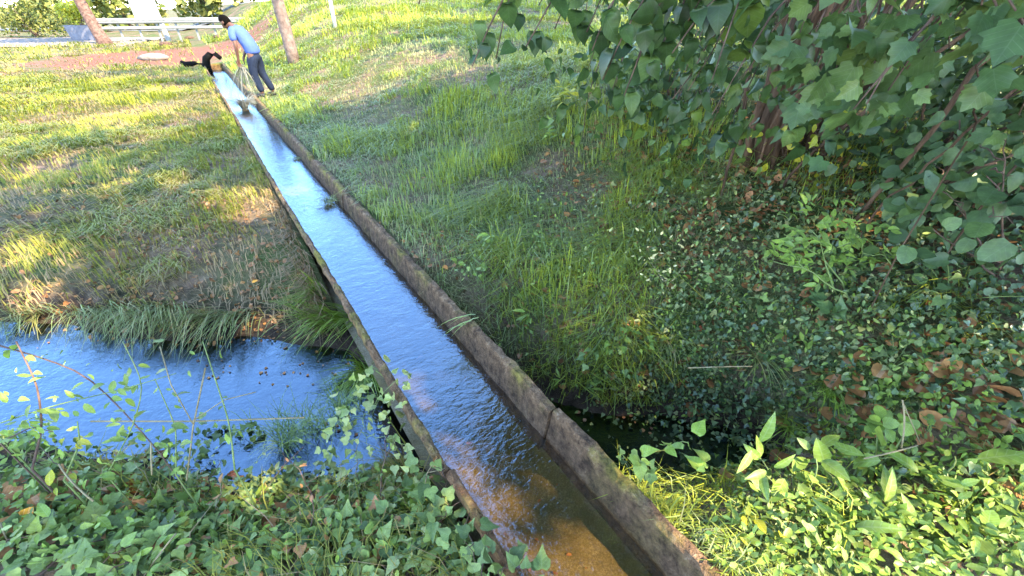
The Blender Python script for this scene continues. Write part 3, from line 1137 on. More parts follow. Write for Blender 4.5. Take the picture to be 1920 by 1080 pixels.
for i, (px, py, Yd, n, size) in enumerate(TW):
    n = int(n * 1.4)
    tip = at(px, py, Yd)
    st = tip + np.array([rng.uniform(.25, .6), rng.uniform(0, .35), rng.uniform(.5, .75)])
    P = arc(st, tip, .10, rng.uniform(-.06, .06), 8, .01)
    stem_obj(tree, P, .006, .0025, M['twig'], 'twig', 4)
    t = rng.uniform(.35, 1.0, n)
    ii = np.clip(t * 7, 0, 6.99)
    A = P[ii.astype(int)] + (P[np.minimum(ii.astype(int) + 1, 7)] - P[ii.astype(int)]) * (ii % 1)[:, None]
    A = A + rng.normal(0, .035, (n, 3))
    away = TO_CAM(A)
    away /= np.linalg.norm(away, axis=1)[:, None]
    dirs = rand_dirs(n, (-.15, -.1, -.75), .38)
    LL.add('heart', M['lime'], A, dirs, away * .7 + rand_dirs(n, (0, 0, .5), .45), rng.uniform(.65, 1.1, n) * size * .9)
# leaves deeper inside on the right
for (px, py, Yd, sp, n, size) in ((1500, 60, 3.4, .35, 70, .10), (1620, 60, 3.6, .4, 80, .10), (1300, 80, 3.6, .3, 50, .10), (1760, 60, 3.0, .4, 80, .10), (1870, 160, 2.8, .35, 60, .10), (1200, 20, 3.6, .3, 40, .10), (1480, 200, 3.8, .3, 40, .08)):
    A = at(px, py, Yd) + rng.normal(0, sp, (n, 3))
    LL.add('heart', M['lime'], A, rand_dirs(n, (-.1, -.1, -.6), .5), rand_dirs(n, (0, -.4, .8), .5), rng.uniform(.7, 1.2, n) * size)
for (px, py, Yd, sp, n) in ((1150, 190, 2.9, .14, 36), (1230, 225, 2.8, .13, 36), (1310, 235, 2.7, .13, 36), (1385, 225, 2.6, .11, 26), (1455, 90, 2.3, .13, 30), (1400, 110, 2.4, .14, 34), (1490, 190, 2.4, .10, 20), (1545, 225, 2.3, .12, 26), (1100, 130, 3.0, .16, 36), (1330, 130, 2.5, .14, 34)):
    A = at(px, py, Yd) + rng.normal(0, sp, (n, 3))
    LL.add('heart', M['lime'], A, rand_dirs(n, (-.1, -.1, -.8), .4), rand_dirs(n, (0, -.6, .6), .45), rng.uniform(.7, 1.2, n) * .075)
    for q in range(3):
        e_ = at(px, py, Yd) + rng.normal(0, sp * .6, 3)
        stem_obj(tree, arc(e_ + (rng.uniform(.1, .4), .1, .7), e_, .05, .04, 6, .01), .005, .002, M['twig'], 'twig', 4)
LL.write(tree, 300)

# ---- trees farther along the right bank, they shade the field behind
for (bx, by, hh, rr, lb) in ((5.8, 9.4, 6.0, (3.4, 3.0, 2.6), 'leafy tree behind the big trunk on the right bank'),
                             (6.4, 15.0, 6.5, (3.4, 3.4, 2.8), 'tree at the far right edge of the field'),
                             (8.2, 4.2, 5.5, (3.2, 3.4, 3.0), 'dense tree in the shade at the right edge'),
                             (7.0, -3.5, 5.5, (3.8, 3.4, 2.6), 'tree behind the photographer to the right')):
    b = np.array([bx, by, float(zg(bx, by))])
    t_ = thing('field_tree', lb, 'tree', b)
    P = np.array([b + (0, 0, -.2), b + (.05, 0, 1.2), b + (-.05, .05, 2.6), b + (0, .1, hh - .8)])
    V, F = tube(P, [.24, .18, .15, .07], 12, .12, 9)
    finish('trunk', py_mesh('trunk', rel(V, b), F), M['bark'], t_, True)
    for q in range(5):
        an = q * 1.26 + bx
        P = arc(b + (0, .05, 2.0 + .35 * q), b + (math.cos(an) * rr[0] * .7, math.sin(an) * rr[1] * .7, hh + .2), .2, .15, 6)
        stem_obj(t_, P, .06, .015, M['bark'], 'branch', 6)
    LL = Leaves()
    crown(LL, 'card', M['bush'], b + (0, 0, hh), rr, 170, 34, .19, .5, .9)
    LL.write(t_, 0)


# ---- generic shrub: stems from a root, clusters of leaves in given places
def shrub(name, label, cat, root_p, clusters, kind, mat, nmax, stem_mat='twig', ups=(0, -.35, .8), droop=-.25, face=.35, stem_r=.006, pinnate=0):
    root = thing(name, label, cat, root_p)
    LL = Leaves()
    mains = []
    for (c, sp, n, size) in clusters:
        c = np.asarray(c, float)
        src = root_p + rng.normal(0, .03, 3) * (1, 1, 0)
        if len(mains) >= 3:
            cand = np.concatenate([q_[2:6] for q_ in mains])
            src = cand[np.argmin(np.linalg.norm(cand - c, axis=1))]
        P = arc(src, c, rng.uniform(0, .06), rng.uniform(-.08, .08), 8, .008)
        mains.append(P)
        thin = 1 if len(mains) <= 3 else .6
        stem_obj(root, P, stem_r * thin, stem_r * .4 * thin, M[stem_mat], 'stem', 5)
        if pinnate:
            for q in range(n):
                a = c + rng.normal(0, sp, 3)
                dr = rand_dirs(1, (0, -.2, -.1), .8)[0]
                dr /= np.linalg.norm(dr)
                up = rand_dirs(1, ups, .25)[0]
                sd = np.cross(dr, up)
                sd /= np.linalg.norm(sd)
                ln = size * 2.0
                pts, dd = [], []
                for k_ in range(pinnate // 2):
                    f = (k_ + .6) / (pinnate // 2) * ln
                    for g_ in (1, -1):
                        pts.append(a + dr * f)
                        dd.append(sd * g_ + dr * .55)
                pts.append(a + dr * ln)
                dd.append(dr)
                m_ = len(pts)
                LL.add(kind, mat, np.array(pts), np.array(dd), np.tile(up, (m_, 1)) + rng.normal(0, .12, (m_, 3)), rng.uniform(.8, 1.1, m_) * size)
        else:
            A = c + rng.normal(0, sp, (n, 3))
            out = A - c
            out /= np.linalg.norm(out, axis=1)[:, None] + 1e-6
            tc = TO_CAM(A)
            tc /= np.linalg.norm(tc, axis=1)[:, None]
            LL.add(kind, mat, A, out * .6 + rand_dirs(n, (0, 0, droop), .4), rand_dirs(n, ups, .35) + tc * face, rng.uniform(.7, 1.2, n) * size)
    LL.write(root, nmax)
    return root


# big lobed leaves, top right, close to the camera: they hang from a sapling that stands just outside the picture
rp = np.array([2.95, 1.5, float(zg(2.95, 1.5))])
lob = thing('lobed_leaf_tree', 'young tree with large pale green lobed leaves at the upper right corner', 'tree', rp)
crot = np.array([2.2, 1.75, 2.35])
stem_obj(lob, np.array([rp - (0, 0, .1), rp + (-.05, 0, .8), rp + (-.25, .1, 1.6), crot]), .05, .03, M['bark'], 'trunk', 10)
LL = Leaves()
LOB = ((1600, 205, 1.25, 4), (1625, 195, 1.22, 3), (1665, 170, 1.28, 5), (1700, 130, 1.3, 5), (1560, 145, 1.4, 5), (1530, 60, 1.4, 5), (1620, 45, 1.3, 6), (1700, 55, 1.3, 6), (1590, 90, 1.35, 5), (1540, 110, 1.4, 4),
       (1790, 35, 1.3, 6), (1870, 55, 1.15, 5), (1905, 20, 1.1, 5), (1650, 100, 1.35, 5), (1745, 10, 1.3, 6), (1580, 15, 1.4, 5), (1915, 110, 1.2, 4), (1690, 100, 1.5, 4),
       (1840, 10, 1.2, 5), (1660, 10, 1.35, 5), (1780, 90, 1.5, 3), (1540, 185, 1.6, 4), (1620, 150, 1.45, 4), (1910, 215, 1.5, 3))
limbs = []
for tp in ((1480, -40, 1.55), (1600, -60, 1.4), (1720, -60, 1.38), (1850, -50, 1.25), (1400, -30, 1.7)):
    e = at(*tp)
    P = arc(crot, e, .12, .05, 8, .01)
    stem_obj(lob, P, .016, .006, M['bark'], 'branch', 6)
    limbs.append(P)
LP = np.concatenate([P[3:] for P in limbs])
for (px, py, Yd, n) in LOB:
    n = n + 2
    c = at(px, py, Yd)
    a = LP[np.argmin(np.linalg.norm(LP - c, axis=1))]
    stem_obj(lob, arc(a, c, .03, .02, 6, .004), .0045, .002, M['twig'], 'twig', 5)
    A = c + rng.normal(0, .045, (n, 3))
    out = (A - c) / (np.linalg.norm(A - c, axis=1)[:, None] + 1e-6)
    tc = TO_CAM(A)
    tc /= np.linalg.norm(tc, axis=1)[:, None]
    LL.add('lobed', M['lobed'], A, out * .6 + rand_dirs(n, (-.15, 0, -.5), .35), rand_dirs(n, (0, -.2, .6), .45) + tc * .55, rng.uniform(.7, 1.15, n) * .070)
LL.write(lob, 200)

# bare slanting branches on the right
for (a, b, r, lb) in (((1930, 20, 2.2), (1600, 420, 2.4), .014, 'long bare branch slanting down at the right edge'), ((1880, 10, 2.6), (1480, 330, 2.9), .012, 'brown bare branch slanting behind the lobed leaves'),
                      ((1925, 150, 1.9), (1640, 400, 2.2), .007, 'thin dry branch slanting across the right edge'), ((1830, 120, 1.7), (1790, 300, 1.7), .004, 'thin hanging vine stem near the right edge'),
                      ((1915, 300, 1.9), (1660, 660, 1.9), .006, 'thin twig leaning over the dark ivy'), ((1740, 120, 2.7), (1690, 330, 2.9), .008, 'grey upright stem in the dark undergrowth'),
                      ((1350, 110, 2.6), (1385, 250, 2.9), .012, 'slanting stem left of the big trunk')):
    p0, p1 = at(*a), at(*b)
    p1[2] = min(p1[2], p0[2])
    g = np.array([p1[0], p1[1], float(zg(p1[0], p1[1])) - .02])
    P = arc(p0, p1, .03, .03, 9, .008)
    P = np.vstack([P, p1 * .5 + g * .5 + (.0, 0.02, 0), g]) if p1[2] > g[2] + .03 else P
    V, F = tube(P, np.linspace(r, r * .8, len(P)), 6, .1)
    o = finish('bare_branch', py_mesh('bare_branch', V, F), M['bark'], None, True)
    tag(o, lb, 'branch')

# elder-like bush with pinnate bright leaves
rp = ground_pt(1590, 560)
cl = [(at(px, py, Yd), .05, n, size) for (px, py, Yd, n, size) in ((1470, 440, 1.95, 4, .055), (1450, 490, 1.9, 3, .05), (1520, 430, 2.0, 5, .06), (1560, 470, 1.95, 5, .06), (1590, 430, 2.05, 4, .06), (1500, 500, 1.9, 5, .055), (1610, 500, 2.0, 5, .06), (1640, 470, 2.05, 4, .06), (1550, 520, 1.95, 4, .055), (1660, 540, 2.0, 4, .055), (1570, 395, 2.1, 3, .05), (1620, 560, 1.9, 4, .055))]
shrub('elder_bush', 'bright green bush with feathered leaves on the middle of the right bank', 'bush', rp, cl, 'oval', M['elder'], 290, 'stem', (0, -.35, .9), -.2, .4, .005, 6)

# dark broad-leaved shrubs on the right edge
rp = ground_pt(1850, 520)
cl = [(at(px, py, Yd), .10, n, size) for (px, py, Yd, n, size) in ((1750, 430, 1.75, 9, .085), (1790, 380, 1.85, 9, .085), (1850, 330, 1.8, 10, .09), (1880, 250, 1.8, 9, .09), (1820, 480, 1.7, 9, .085), (1760, 350, 2.0, 9, .085), (1900, 420, 1.6, 10, .09), (1850, 270, 2.0, 9, .09), (1900, 330, 1.7, 8, .09), (1700, 360, 2.2, 9, .07), (1730, 300, 2.4, 9, .07))]
shrub('broadleaf_shrub', 'dark green shrub with broad rounded leaves at the right edge', 'shrub', rp, cl, 'round', M['dark_leaf'], 130, 'twig', (-.2, -.3, .8), -.3, .6, .006)

# yellow green sprig under the trunk
rp = ground_pt(1500, 330)
cl = [(at(px, py, Yd), .07, n, size) for (px, py, Yd, n, size) in ((1475, 260, 2.9, 6, .085), (1500, 285, 2.8, 6, .085), (1535, 265, 2.9, 6, .085), (1560, 300, 2.8, 5, .08), (1520, 240, 3.0, 6, .08), (1555, 230, 3.0, 5, .08))]
shrub('yellowing_sapling', 'sapling with yellow green oval leaves at the foot of the trunk', 'sapling', rp, cl, 'oval', M['yellow_leaf'], 60, 'twig', (0, -.6, .6), -.3, .5, .005)

# whitish dry plant
rp = ground_pt(1250, 540)
cl = [(at(px, py, Yd), .07, n, size) for (px, py, Yd, n, size) in ((1215, 490, 2.3, 14, .032), (1250, 475, 2.35, 14, .032), (1290, 485, 2.3, 12, .03), (1235, 520, 2.2, 14, .03), (1270, 530, 2.2, 9, .03), (1320, 490, 2.3, 6, .03), (1190, 520, 2.2, 6, .028))]
shrub('withered_weed', 'withered weed with small whitish leaves on the right bank', 'weed', rp, cl, 'oval', M['pale_dry'], 80, 'straw', (0, -.3, .8), -.1, .4, .0025)

# small weeds and young plants dotted over the right bank
WEEDS = [(1240, 330, 2.6, 'round', 'fresh', 12, .06, .06, 'young nettle like plant left of the trunk foot'),
         (1345, 290, 3.0, 'round', 'fresh', 14, .065, .08, 'small green plant beside the trunk foot'),
         (1090, 215, 3.6, 'lance', 'yellow_leaf', 26, .11, .16, 'yellow green leafy weed below the drooping twigs'),
         (1165, 140, 4.2, 'lance', 'yellow_leaf', 22, .12, .16, 'sunlit yellowish weed behind the drooping twigs'),
         (1060, 260, 3.4, 'lance', 'fresh', 16, .09, .10, 'low tufted weed on the upper bank grass'),
         (1720, 350, 2.2, 'ivy', 'fresh', 22, .055, .09, 'light green sprig in front of the slanting branches'),
         (1650, 330, 2.4, 'ivy', 'fresh', 14, .055, .07, 'green sprig at the foot of the slanting branches'),
         (1560, 610, 1.75, 'ivy', 'dark_leaf', 12, .075, .06, 'dark bluish green lobed plant below the bright bush'),
         (1150, 640, 1.75, 'ivy', 'fresh', 24, .04, .08, 'small leafy weed on the bank below the whitish weed'),
         (1090, 735, 1.45, 'lance', 'fresh', 26, .055, .05, 'leafy weed hanging over the dark ditch by the channel'),
         (1130, 690, 1.55, 'ivy', 'ivy', 30, .045, .08, 'ivy sprig just above the dark ditch'),
         (930, 465, 2.5, 'oval', 'fresh', 22, .06, .09, 'green rosette weed in the grass near the channel'),
         (1000, 600, 1.9, 'lance', 'fresh', 20, .07, .07, 'tuft of bluish lance leaves beside the channel wall'),
         (880, 520, 2.3, 'round', 'fresh', 34, .03, .08, 'patch of clover like weed along the channel wall'),
         (1390, 560, 2.0, 'ivy', 'ivy', 26, .04, .10, 'ivy tuft between the whitish weed and bright bush'),
         (1780, 560, 1.7, 'ivy', 'ivy_dark', 40, .05, .12, 'dark ivy mound at the right edge'),
         (1500, 690, 1.6, 'oval', 'fresh', 24, .045, .08, 'low leafy weed on the slope above the ditch'),
         (1660, 700, 1.55, 'oval', 'ivy', 26, .045, .09, 'low green weed left of the brown litter')]
for (px, py, Yd, kind, mt, n, size, sp, lb) in WEEDS:
    c = ground_pt(px, py)
    root = thing('weed', lb, 'weed', c)
    LL = Leaves()
    m_ = max(3, n // 6)
    for q in range(m_):
        tip = c + np.array([rng.normal(0, sp), rng.normal(0, sp), rng.uniform(.5, 1.3) * sp * 1.2 + .02])
        stem_obj(root, arc(c - (0, 0, .02), tip, .02, .01, 5), .003, .0015, M['stem'], 'stem', 4)
        k_ = n // m_
        A = tip + rng.normal(0, sp * .35, (k_, 3)) * (1, 1, .6)
        out = (A - c) * (1, 1, .2)
        LL.add(kind, M[mt], A, out / (np.linalg.norm(out, axis=1)[:, None] + 1e-6) + rand_dirs(k_, (0, 0, .05 if kind == 'lance' else -.15), .35), rand_dirs(k_, (0, -.3, .9), .3), rng.uniform(.7, 1.2, k_) * size)
    LL.write(root, 40)


# ---- ground ivy over the right bank: one mass, the nearest leaves on their own
def ivy_cover(name, label, mat_list, spots, nmax, kind='ivy', lift=(.02, .11), ztop=None):
    root = thing(name, label, 'ivy', ground_pt(spots[0][0], spots[0][1]))
    LL = Leaves()
    for (px, py, rad, n, size, mi) in spots:
        c = ground_hit(px, py)
        Q = c[None, :2] + rng.normal(0, 1, (n, 2)) * rad
        s_ = Q @ DS
        ok = (s_ < SL - .01) | (s_ > SR + .01)
        Q = Q[ok]
        n2 = len(Q)
        z = np.maximum(zg(Q[:, 0], Q[:, 1]), WATER_Z - .02) + rng.uniform(lift[0], lift[1], n2)
        A = np.column_stack([Q, z])
        tc = TO_CAM(A)
        tc /= np.linalg.norm(tc, axis=1)[:, None]
        LL.add(kind, mat_list[mi], A, rand_dirs(n2, (0, -.25, -.25), .6), rand_dirs(n2, (0, 0, .9), .38) + tc * .35, rng.uniform(.6, 1.25, n2) * size)
    LL.write(root, nmax)
    return root


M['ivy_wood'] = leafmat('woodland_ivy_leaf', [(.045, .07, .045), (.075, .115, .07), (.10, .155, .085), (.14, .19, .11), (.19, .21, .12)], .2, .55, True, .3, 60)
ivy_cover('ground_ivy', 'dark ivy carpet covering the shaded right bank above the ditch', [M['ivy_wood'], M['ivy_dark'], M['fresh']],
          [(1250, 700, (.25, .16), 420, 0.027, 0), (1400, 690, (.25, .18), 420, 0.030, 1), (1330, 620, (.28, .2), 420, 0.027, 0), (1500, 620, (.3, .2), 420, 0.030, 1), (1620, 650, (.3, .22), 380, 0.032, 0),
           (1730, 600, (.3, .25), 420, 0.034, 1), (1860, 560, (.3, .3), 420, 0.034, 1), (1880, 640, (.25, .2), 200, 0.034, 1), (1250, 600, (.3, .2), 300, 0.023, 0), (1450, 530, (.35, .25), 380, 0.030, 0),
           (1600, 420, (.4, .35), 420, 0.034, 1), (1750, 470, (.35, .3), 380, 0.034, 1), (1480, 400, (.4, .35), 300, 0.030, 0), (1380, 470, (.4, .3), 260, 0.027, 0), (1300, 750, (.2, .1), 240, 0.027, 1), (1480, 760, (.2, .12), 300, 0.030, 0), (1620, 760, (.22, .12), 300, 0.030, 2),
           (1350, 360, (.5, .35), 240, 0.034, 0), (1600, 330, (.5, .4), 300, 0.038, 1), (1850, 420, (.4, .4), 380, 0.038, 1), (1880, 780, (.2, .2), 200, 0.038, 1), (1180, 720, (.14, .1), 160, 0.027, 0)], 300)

ivy_cover('creeping_weeds', 'small mid green weeds mixed with grass on the middle of the right bank', [M['fresh'], M['ivy'], M['ivy_pale']],
          [(1150, 600, (.3, .2), 260, .026, 0), (1200, 500, (.35, .25), 240, .03, 0), (1300, 560, (.3, .2), 240, .028, 1), (1050, 520, (.3, .3), 200, .026, 0), (1400, 620, (.3, .2), 260, .03, 0), (1100, 430, (.4, .4), 220, .032, 0), (1000, 400, (.4, .5), 160, .03, 1), (1250, 420, (.4, .4), 200, .034, 2),
           (1500, 600, (.3, .2), 220, .03, 2), (1200, 680, (.2, .15), 200, .028, 0), (1350, 700, (.25, .15), 220, .03, 0), (1600, 700, (.25, .15), 220, .034, 0), (1500, 480, (.3, .3), 160, .034, 1)], 200, 'oval', (.02, .12))
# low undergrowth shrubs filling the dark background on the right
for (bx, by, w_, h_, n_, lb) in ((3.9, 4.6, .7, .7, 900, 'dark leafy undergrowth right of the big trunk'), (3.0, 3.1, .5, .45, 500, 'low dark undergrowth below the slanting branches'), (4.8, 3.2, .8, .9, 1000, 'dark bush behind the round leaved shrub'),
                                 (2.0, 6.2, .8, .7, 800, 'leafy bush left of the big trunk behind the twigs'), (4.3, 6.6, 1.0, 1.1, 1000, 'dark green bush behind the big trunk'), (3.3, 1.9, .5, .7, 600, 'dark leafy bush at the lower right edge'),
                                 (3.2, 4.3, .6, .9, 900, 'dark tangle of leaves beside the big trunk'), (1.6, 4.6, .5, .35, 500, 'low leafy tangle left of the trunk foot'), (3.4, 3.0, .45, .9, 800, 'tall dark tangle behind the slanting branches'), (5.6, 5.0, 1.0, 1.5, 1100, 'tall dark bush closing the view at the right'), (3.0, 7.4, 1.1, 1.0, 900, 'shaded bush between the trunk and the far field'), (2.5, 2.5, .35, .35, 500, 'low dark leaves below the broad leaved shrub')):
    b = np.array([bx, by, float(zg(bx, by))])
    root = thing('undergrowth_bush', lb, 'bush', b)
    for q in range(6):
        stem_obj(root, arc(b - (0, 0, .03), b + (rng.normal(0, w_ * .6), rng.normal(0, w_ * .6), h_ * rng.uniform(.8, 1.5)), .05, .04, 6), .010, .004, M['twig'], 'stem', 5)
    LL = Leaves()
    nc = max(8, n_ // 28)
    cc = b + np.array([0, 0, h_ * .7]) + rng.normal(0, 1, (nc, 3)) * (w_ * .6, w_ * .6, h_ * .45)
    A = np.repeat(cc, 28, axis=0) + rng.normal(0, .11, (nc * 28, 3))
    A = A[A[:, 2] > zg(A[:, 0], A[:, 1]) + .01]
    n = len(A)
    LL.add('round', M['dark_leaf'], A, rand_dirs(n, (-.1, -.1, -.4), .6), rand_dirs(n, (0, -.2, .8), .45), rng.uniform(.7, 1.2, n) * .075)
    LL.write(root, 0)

# ---- lush plants at the lower right
LUSH = [(1415, 850, 'lance', 'fresh', [(1410, 835, .95, .12, 2), (1425, 860, .95, .10, 2), (1440, 880, .93, .09, 3)], 'upright plant with tall narrow leaves beside the ditch'),
        (1740, 900, 'oval', 'fresh', [(1700, 880, .98, .12, 4), (1790, 855, .98, .14, 3), (1650, 860, 1.02, .10, 4), (1720, 930, .92, .10, 4)], 'dock plant with large pale leaves at the lower right'),
        (1640, 880, 'round', 'fresh', [(1660, 790, 1.12, .05, 7), (1700, 780, 1.12, .05, 6), (1640, 800, 1.1, .045, 5)], 'small bright rounded leaf plant above the dock'),
        (1490, 940, 'oval', 'fresh', [(1480, 890, .95, .09, 6), (1530, 860, .97, .09, 6), (1450, 930, .88, .08, 6), (1560, 910, .92, .10, 6)], 'leafy plant in the middle of the sunlit corner'),
        (1850, 1000, 'oval', 'elder', [(1830, 930, .9, .08, 6), (1890, 960, .85, .09, 6), (1860, 1040, .76, .09, 6), (1800, 990, .82, .08, 6)], 'green leafy plant in the lower right corner'),
        (1620, 1010, 'lance', 'fresh', [(1600, 950, .85, .12, 6), (1650, 980, .82, .12, 6), (1560, 1020, .78, .11, 6), (1690, 1030, .76, .10, 5)], 'sunlit clump of lance shaped leaves at the bottom right'),
        (1420, 1030, 'oval', 'yellow_leaf', [(1400, 990, .8, .06, 6), (1450, 1040, .74, .06, 6), (1360, 1040, .74, .05, 5)], 'yellow green seedlings beside the channel end'),
        (1270, 850, 'heart', 'elder', [(1245, 835, 1.0, .05, 3), (1290, 830, 1.0, .05, 3), (1200, 865, .97, .05, 4), (1320, 880, .93, .05, 4)], 'light green heart leaved sprig against the dark ditch'),
        (1740, 1050, 'round', 'elder', [(1720, 1040, .74, .06, 8), (1780, 1060, .72, .06, 8), (1830, 1070, .7, .06, 6)], 'rounded leaf plant at the bottom right edge'),
        (1180, 870, 'ivy', 'ivy', [(1170, 858, 1.0, .045, 5), (1215, 880, .97, .04, 5)], 'bluish leaves at the outer foot of the channel wall')]
for (px, py, kind, mt, cls, lb) in LUSH:
    rp = ground_pt(px, py)
    root = thing('leafy_plant', lb, 'plant', rp)
    LL = Leaves()
    for (cx, cy, Yd, size, n) in cls:
        c = at(cx, cy, Yd)
        c[2] = max(c[2], float(zg(c[0], c[1])) + .04)
        stem_obj(root, arc(rp - (0, 0, .02), c, .03, .02, 6), .004, .002, M['stem'], 'stem', 5)
        A = c + rng.normal(0, size * (.12 if kind == 'lance' else .3), (n, 3))
        out = (A - c) / (np.linalg.norm(A - c, axis=1)[:, None] + 1e-6)
        tc = TO_CAM(A)
        tc /= np.linalg.norm(tc, axis=1)[:, None]
        up_ = (0, 0, 1.0) if kind != 'lance' else (0, -.6, .3)
        base_d = (0, 0, -.1) if kind != 'lance' else (0, 0, .45)
        LL.add(kind, M[mt], A, out * .7 + rand_dirs(n, base_d, .3), rand_dirs(n, up_, .3) + tc * .4, rng.uniform(.75, 1.15, n) * size)
    LL.write(root, 60)
ivy_cover('creeping_weeds', 'low sunlit creeping weeds filling the lower right corner', [M['fresh'], M['elder']],
          [(1420, 960, (.10, .08), 160, .035, 0), (1550, 980, (.14, .1), 260, .04, 1), (1700, 970, (.16, .1), 260, .04, 0), (1850, 930, (.16, .12), 240, .045, 1), (1500, 1060, (.14, .08), 200, .035, 0), (1700, 1070, (.14, .08), 220, .04, 1),
           (1880, 1060, (.12, .08), 160, .04, 0), (1600, 880, (.16, .08), 220, .035, 1), (1800, 850, (.16, .1), 200, .04, 0), (1400, 890, (.08, .05), 80, .03, 1)], 260, 'oval', (.01, .09))

# ---- blades: sedges, reeds
def sedge(name, label, cat, c, n, L, mat, droop=(0, 0), width=.006, fan=1.0, up=.8, nobj=0):
    root = thing(name, label, cat, c)
    VV, FF, RR = [], [], []
    for i in range(n):
        a = rng.uniform(0, 2 * np.pi)
        l_ = L * rng.uniform(.55, 1.15)
        d = np.array([math.cos(a) * fan + droop[0], math.sin(a) * fan + droop[1], up * rng.uniform(.7, 1.3)])
        d /= np.linalg.norm(d)
        b = np.array([rng.normal(0, .13 if n in (110, 120, 150, 170) else .02), rng.normal(0, .03), 0])
        hz = np.array([d[0], d[1], 0])
        hz /= np.linalg.norm(hz) + 1e-6
        sd = np.array([-hz[1], hz[0], 0])
        k = 6
        sag = rng.uniform(.45, 1.0) * l_
        o_ = len(VV)
        for j in range(k):
            t = j / (k - 1)
            p = b + d * l_ * t + hz * l_ * .18 * t * t - np.array([0, 0, sag * t * t * .8])
            ww = width * (1 - t ** 2.2) * .5 + .0004
            VV.append(p - sd * ww)
            VV.append(p + sd * ww + np.array([0, 0, width * .2]))
            RR += [0, 0]
        r_ = rng.random()
        RR[o_:] = [r_] * (2 * k)
        for j in range(k - 1):
            q = o_ + 2 * j
            FF.append((q, q + 1, q + 3, q + 2))
    me = np_mesh('blades', np.array(VV), np.array(FF), np.array(RR))
    o = finish('blades', me, mat, root)
    o['kind'] = 'stuff'
    return root


SEDGE = [((300, 575), 170, .44, 'sedge', (.1, -.75), .006, 'olive sedge tuft drooping over the middle of the pool'),
         ((420, 590), 170, .46, 'sedge', (-.15, -.7), .006, 'olive sedge tuft drooping beside the bright sedge'),
         ((200, 580), 150, .40, 'sedge', (.1, -.7), .006, 'dark sedge tuft hanging above the left part of the pool'),
         ((60, 590), 120, .36, 'sedge', (.2, -.5), .006, 'sedge tuft on the sunlit spot at the left bank'),
         ((-40, 590), 80, .32, 'sedge', (.3, -.4), .006, 'dark grass tuft at the left picture edge'),
         ((650, 600), 170, .40, 'sedge_bright', (-.55, -.35), .008, 'bright green sedge clump beside the channel wall'),
         ((600, 550), 100, .32, 'sedge_bright', (-.5, -.2), .007, 'smaller bright sedge clump behind the large one'),
         ((690, 700), 130, .34, 'sedge_bright', (-.4, -.4), .007, 'bright sedge clump at the water edge below the channel')]
for (pp, n, L, mt, dr, wd, lb) in SEDGE:
    c = ground_pt(*pp)
    sedge('sedge_tuft', lb, 'sedge', c, n, L, M[mt], (dr[0] + rng.normal(0, .15), dr[1]), wd, .42, .55)
SEDGE2 = [((1250, 640), 60, .22, 'sedge', (0, -.3), .004, 'thin grass tuft on the slope above the ditch'), ((1420, 670), 70, .26, 'sedge', (-.1, -.3), .004, 'long fine grass on the bank above the ditch'),
          ((1550, 730), 70, .24, 'sedge_bright', (0, -.3), .004, 'fine green grass left of the brown litter'), ((1480, 800), 70, .20, 'sedge_bright', (0, -.2), .004, 'grass tuft behind the upright narrow leaves'),
          ((1060, 650), 60, .20, 'sedge', (-.2, -.3), .004, 'grass tuft leaning over the channel wall'), ((960, 560), 60, .18, 'sedge', (-.2, -.2), .004, 'thin grass tuft along the channel wall'),
          ((1800, 960), 80, .16, 'sedge_bright', (0, -.2), .004, 'sunlit grass tuft in the lower right corner'), ((1560, 960), 70, .14, 'sedge_bright', (0, -.2), .004, 'sunlit grass tuft among the lance leaves'),
          ((1380, 1050), 60, .10, 'sedge_bright', (.1, 0), .003, 'small grass tuft at the foot of the channel end'), ((1200, 480), 50, .24, 'sedge', (0, -.3), .004, 'dry grass tuft behind the whitish weed'), ((1880, 870), 60, .2, 'sedge', (-.2, -.2), .004, 'shaded grass tuft at the right edge'),
          ((1120, 560), 60, .2, 'sedge', (0, -.3), .004, 'olive grass tuft halfway down the right bank')]
for (pp, n, L, mt, dr, wd, lb) in SEDGE2:
    sedge('grass_tuft', lb, 'grass', ground_pt(*pp), n, L, M[mt], dr, wd, .8)
# two blades lying over the right wall
sedge('grass_tuft', 'few green blades hanging over the right channel wall', 'grass', us(1.72, SR - .01, .0), 5, .17, M['sedge_bright'], (-.9, -.4), .010, .15, .3)

# ---- ivy and brambles at the lower left
ivy_cover('ivy_patch', 'thick green ivy filling the lower left foreground', [M['ivy'], M['ivy_pale'], M['dead'], M['fresh']],
          [(100, 1000, (.16, .10), 198, .055, 0), (250, 1010, (.16, .10), 225, .055, 0), (400, 1020, (.15, .10), 225, .055, 0), (550, 1010, (.14, .10), 242, .052, 0), (700, 1000, (.12, .10), 225, .05, 0), (820, 1020, (.09, .08), 147, .05, 0), (880, 1060, (.05, .06), 77, .05, 0),
           (120, 900, (.18, .08), 130, .05, 0), (300, 910, (.16, .06), 130, .045, 0), (520, 930, (.14, .06), 163, .045, 0), (680, 920, (.10, .06), 147, .042, 0), (790, 950, (.06, .05), 80, .045, 3), (60, 850, (.15, .06), 70, .045, 3),
           (560, 900, (.12, .05), 70, .04, 1), (720, 960, (.12, .07), 60, .045, 1), (450, 960, (.16, .08), 60, .05, 3), (200, 960, (.2, .08), 40, .05, 3), (760, 1040, (.12, .06), 60, .055, 1), (480, 870, (.12, .03), 51, .04, 0), (350, 870, (.12, .03), 43, .04, 0), (250, 950, (.25, .1), 60, .05, 2), (600, 980, (.25, .1), 70, .045, 2), (450, 1040, (.25, .08), 40, .05, 2), (100, 960, (.2, .1), 50, .05, 2)], 300, 'ivy', (.01, .10))
